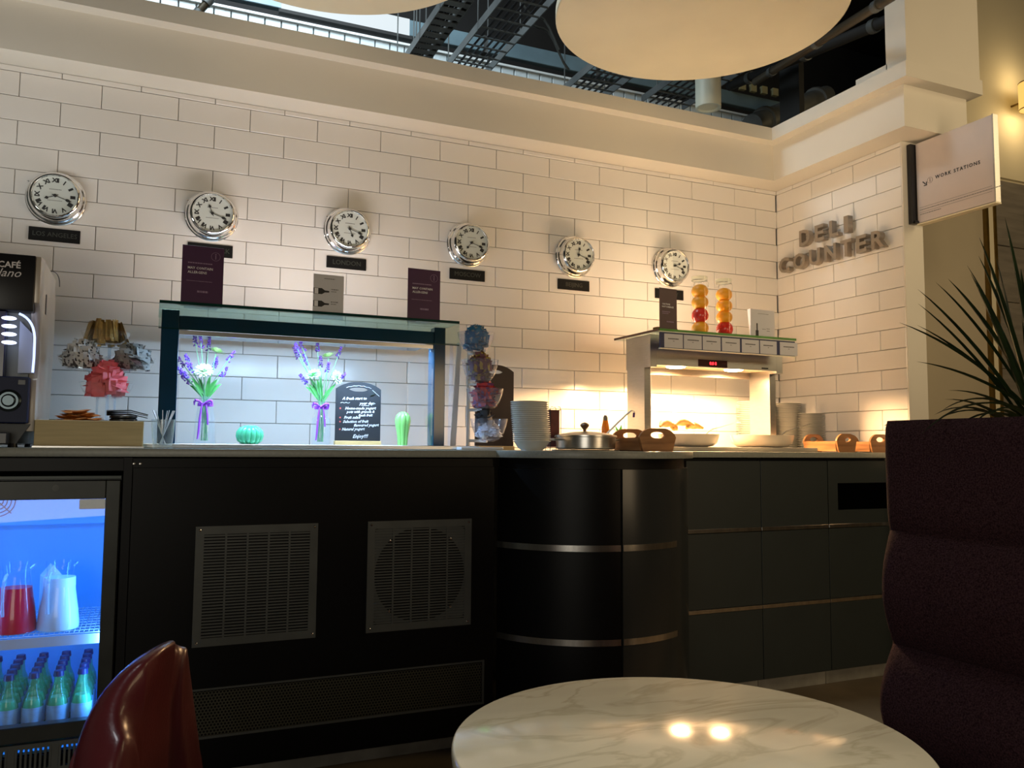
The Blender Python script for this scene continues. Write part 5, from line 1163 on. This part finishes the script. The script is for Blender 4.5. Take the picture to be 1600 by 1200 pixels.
new('pedestal', B().lathe([(.035,.02),(.032,.06),(.032,tz-.06),(.05,tz-.04),(.10,tz-.0225)], (tx,tyy,0), 32), BPLAS, tbl)
new('base', B().lathe([(.21,.001),(.21,.008),(.19,.014),(.05,.024),(0,.024)], (tx,tyy,0), 48), BPLAS, tbl)
# ================================================================== BANQUETTE with channelled back
qx_ = -1.655; qy0, qy1 = -3.75, -2.200
bq = thing('banquette', 'high-backed plum-brown fabric banquette with horizontal padded channels', 'seating', (qx_+.08, -3.0, 0))
seams = [1.156, .878, .596, .33]
new('back_panel', B().box((qx_+.05, qy0, .06), (qx_+.15, qy1+.01, 1.14), .02, 3), FABR, bq)
for k in range(3):
    z1_, z0_ = seams[k], seams[k+1]; n = 14; prof = []
    for i in range(n+1):
        u = i/n; z = z0_+(z1_-z0_)*u
        if k == 0: bul = .038*(1-abs(2*u-1)**3.0)**.6 if u < .5 else .038*min(1, (1-((u-.5)/.5)**7))**.5
        else: bul = .012+.056*(math.sin(PI*u)**.75)*(1.0 if k == 1 else 1.35)
        if k == 0: bul = .012+bul*.55
        prof.append((qx_+.05-bul, z))
    bmq = B(); poly = prof + [(qx_+.055, z1_-.0), (qx_+.055, z0_)]
    nu = 26
    def fch(u, v, prof=prof, k=k):
        # u around the length with rounded ends, v along profile
        s_ = u; yv = qy0 + (qy1-qy0)*(1-(1-s_)**1) ; edge = min(1, ((1-s_)*(qy1-qy0))/.045); e_ = math.sqrt(max(0, 1-(1-edge)**2))
        i = v*(len(prof)-1); j = min(int(i), len(prof)-2); f = i-j; x = prof[j][0]*(1-f)+prof[j+1][0]*f; z = prof[j][1]*(1-f)+prof[j+1][1]*f
        wr_ = .0015*noise.noise(Vector((x*3, yv*9, z*11)))
        return Vector((qx_+.05+(x-qx_-.05)*e_+wr_, yv, z))
    us = [0, .2, .4, .6, .75, .85, .90, .94, .965, .975, .985, .992, .997, 1.0]
    bmq.grid(lambda u, v: fch(us[min(int(round(u*(len(us)-1))), len(us)-1)], v), len(us), 15)
    if k == 0: bmq.grid(lambda u, v: Vector((prof[-1][0]+(qx_+.14-prof[-1][0])*v, fch(us[int(round(u*(len(us)-1)))], 1).y, 1.156-.012*abs(2*v-1)**3)), len(us), 5)
    new('channel_cushion', bmq, FABR, bq, smooth=50)
new('seat_cushion', B().box((qx_-.47, qy0, .22), (qx_+.045, qy1-.02, .34), .03, 3), FABR, bq)
new('plinth', B().box((qx_-.44, qy0+.02, .001), (qx_+.14, qy1-.03, .219)), mat('dark_banquette_base', (.02,.015,.015), .6), bq, smooth=0)
# ================================================================== SPIKY PLANT behind the banquette
pc = Vector((-1.32, -2.42, 0)); pt_ = thing('spiky_plant', 'dark spiky-leaved plant in a planter behind the banquette', 'plant', (pc.x, pc.y, 0))
new('planter', B().box((pc.x-.13, pc.y-.13, .001), (pc.x+.13, pc.y+.13, .80), .006).box((pc.x-.11, pc.y-.11, .80), (pc.x+.11, pc.y+.11, .805)), mat('charcoal_planter', (.03,.03,.03), .5), pt_, smooth=0)
new('stem', B().tube([(pc.x, pc.y, .80), (pc.x+.01, pc.y, .95), (pc.x, pc.y+.01, 1.12)], [.022,.02,.018], 10), mat('brown_stem', (.12,.08,.04), .8), pt_)
tips = [(1405,504,.0),(1434,474,.05),(1434,452,-.02),(1462,441,.06),(1481,435.5,0),(1511,414.5,.08),(1517,428,-.05),(1529,400,.03),(1530,371,.0),(1432,565,-.06),(1555,398,.1),(1433,508,.08),(1482,610,0),(1476,624,-.05),(1460,648,-.1),(1470,643,.02),(1467,655,-.12),(1441,677,-.16),(1491,672,-.18),(1570,340,.05),(1600,380,-.04),(1595,420,.12),(1640,330,0),(1690,360,.1),(1740,420,0),(1790,500,-.1),(1780,580,.1),(1700,450,-.15),(1760,640,0),(1545,650,-.2),(1575,665,-.22),(1525,660,-.19)]
tips += [(1600+14*k, 330+23*((k*7)%15), .12*math.sin(k*2.1)) for k in range(16)]
core = Vector((pc.x, pc.y+.01, 1.12))
LE = []
for i, (ax, ay, dd) in enumerate(tips):
    tip = PD(ax, ay, (core-CAM).dot(F)*(1 + dd*.35)+.0)
    st0 = core+Vector((random.uniform(-.015,.015), random.uniform(-.015,.015), random.uniform(-.05,.05)))
    mid = st0.lerp(tip, .5); ln = (tip-st0).length; mid.z += ln*(.12 if ay < 600 else .22) + (.04 if ay > 640 else 0)
    leaf('leaf', bezier(st0, mid, tip, 12), .0085, LEAF, pt_, fold=.25)
# ================================================================== LEATHER CHAIR at the left
fa = math.radians(-20.25)
def smoothpath(pts, n):
    out = []
    for i in range(n):
        f = i/(n-1)*(len(pts)-1); j = min(int(f), len(pts)-2); u = f-j
        p0, p1, p2, p3 = (pts[max(j-1,0)], pts[j], pts[j+1], pts[min(j+2, len(pts)-1)])
        out.append(tuple(.5*((2*b)+(-a+c)*u+(2*a-5*b+4*c-d)*u*u+(-a+3*b-3*c+d)*u**3) for a, b, c, d in zip(p0, p1, p2, p3)))
    return out
def interp(tab, x):
    if x <= tab[0][0]: return tab[0][1]
    for (a, fa_), (b, fb) in zip(tab, tab[1:]):
        if x <= b: u = (x-a)/(b-a); return fa_*(1-u)+fb*u
    return tab[-1][1]
# rear corner of the near side stands at nr; local x = facing, local y = to the left of it
nr = PD(70, 1160, 1.11); e1 = Vector((math.cos(fa), math.sin(fa), 0)); e2 = Vector((-math.sin(fa), math.cos(fa), 0))
HWc = .16
org = nr + e2*HWc; org.z = 0
ch = thing('leather_chair', 'burgundy leather chair with rounded piped back at the lower left', 'chair', org, fa)
Mc = wm(ch)
DZ = -.070
RAKE = [(a+DZ, b*.463) for a, b in smoothpath([(.30,.0),(.55,.0),(.66,.0),(.72,.0),(.75,.007),(.78,.022),(.80,.038),(.82,.060),(.834,.085),(.84,.10)], 60)]
FALL = [(a*.71, b+DZ) for a, b in smoothpath([(.0,.842),(.10,.842),(.115,.838),(.128,.815),(.138,.775),(.150,.72),(.165,.64),(.185,.56),(.21,.50),(.24,.465),(.26,.45)], 60)]
Rr = .105; ST = HWc-Rr; L1_ = ST + Rr*PI/2; LT = L1_+.1065
def plan(t):
    d = abs(t)*LT; sg_ = 1 if t > 0 else -1
    if d < ST: return Vector((0, sg_*d, 0)), Vector((-1, 0, 0)), 1.0
    if d < L1_: a = (d-ST)/Rr; return Vector((Rr-Rr*math.cos(a), sg_*(ST+Rr*math.sin(a)), 0)), Vector((-math.cos(a), sg_*math.sin(a), 0)), math.cos(a)
    return Vector((Rr+d-L1_, sg_*HWc, 0)), Vector((0, sg_, 0)), 0.0
CS = smoothpath([(0,.30),(.004,.5),(.004,.66),(0,.78),(-.008,.88),(-.022,.955),(-.042,.995),(-.062,.985),(-.080,.93),(-.088,.83),(-.090,.7),(-.090,.5)], 44)
def shellf(u, v):
    p, nn, k = plan(-1+2*u); h = interp(FALL, p.x)-(.10 if u < .5 else .030)*(abs(p.y)/HWc)**2; i = v*(len(CS)-1); j = min(int(i), len(CS)-2); f = i-j
    o_ = CS[j][0]*(1-f)+CS[j+1][0]*f; z = (CS[j][1]*(1-f)+CS[j+1][1]*f)
    z = .30 + (h-.30)*((z-.30)/.70)
    bul = .012*math.sin(PI*min(1, max(0, (z-.3)/.5)))*(1-k)
    return p + nn*(o_+bul) + Vector((interp(RAKE, z)*k + .0, 0, z))
def lf(b, nm, m, sm=60): bmesh.ops.transform(b.bm, matrix=Mc, verts=b.bm.verts); return new(nm, b, m, ch, smooth=sm)
lf(B().grid(shellf, 101, 44), 'back_shell', LEATH, 80)
pip = []
for i in range(81):
    u = i/80; p, nn, k = plan(-1+2*u); pip.append(shellf(u, .30)+nn*.0012)
lf(B().tube(pip, .0042, 8), 'piping', LEATH)
lf(B().box((.096, -.065, .34), (.42, .065, .432), .03, 4).box((.19, -.20, .34), (.42, .20, .432), .03, 4), 'seat_cushion', LEATH)
lf(B().box((.0, -.15, .24), (.40, .15, .339), .01, 2), 'seat_frame', LEATH)
for sx in (.04, .37):
    for s_ in (-1, 1): lf(B().tube([(sx, s_*.13, .245), (sx+(.02 if sx > .2 else -.02), s_*.19, .001)], [.018,.011], 12), 'leg', mat('dark_wood_leg', (.05,.025,.012), .4))
ot = thing('leather_ottoman', 'burgundy leather ottoman tucked behind the marble table at its left edge', 'ottoman', (-2.70, -2.335, 0), math.radians(16.1))
Mo = wm(ot)
def of(b, nm, m, sm=60): bmesh.ops.transform(b.bm, matrix=Mo, verts=b.bm.verts); return new(nm, b, m, ot, smooth=sm)
of(B().box((-.24, -.19, .32), (.24, .19, .452), .03, 4), 'cushion', LEATH)
of(B().box((-.22, -.17, .22), (.22, .17, .319), .006, 2), 'frame', mat('dark_wood_leg', (.05,.025,.012), .4))
for sx in (-1, 1):
    for sy in (-1, 1): of(B().tube([(sx*.19, sy*.14, .225), (sx*.20, sy*.15, .001)], [.018,.012], 12), 'leg', mat('dark_wood_leg', (.05,.025,.012), .4))
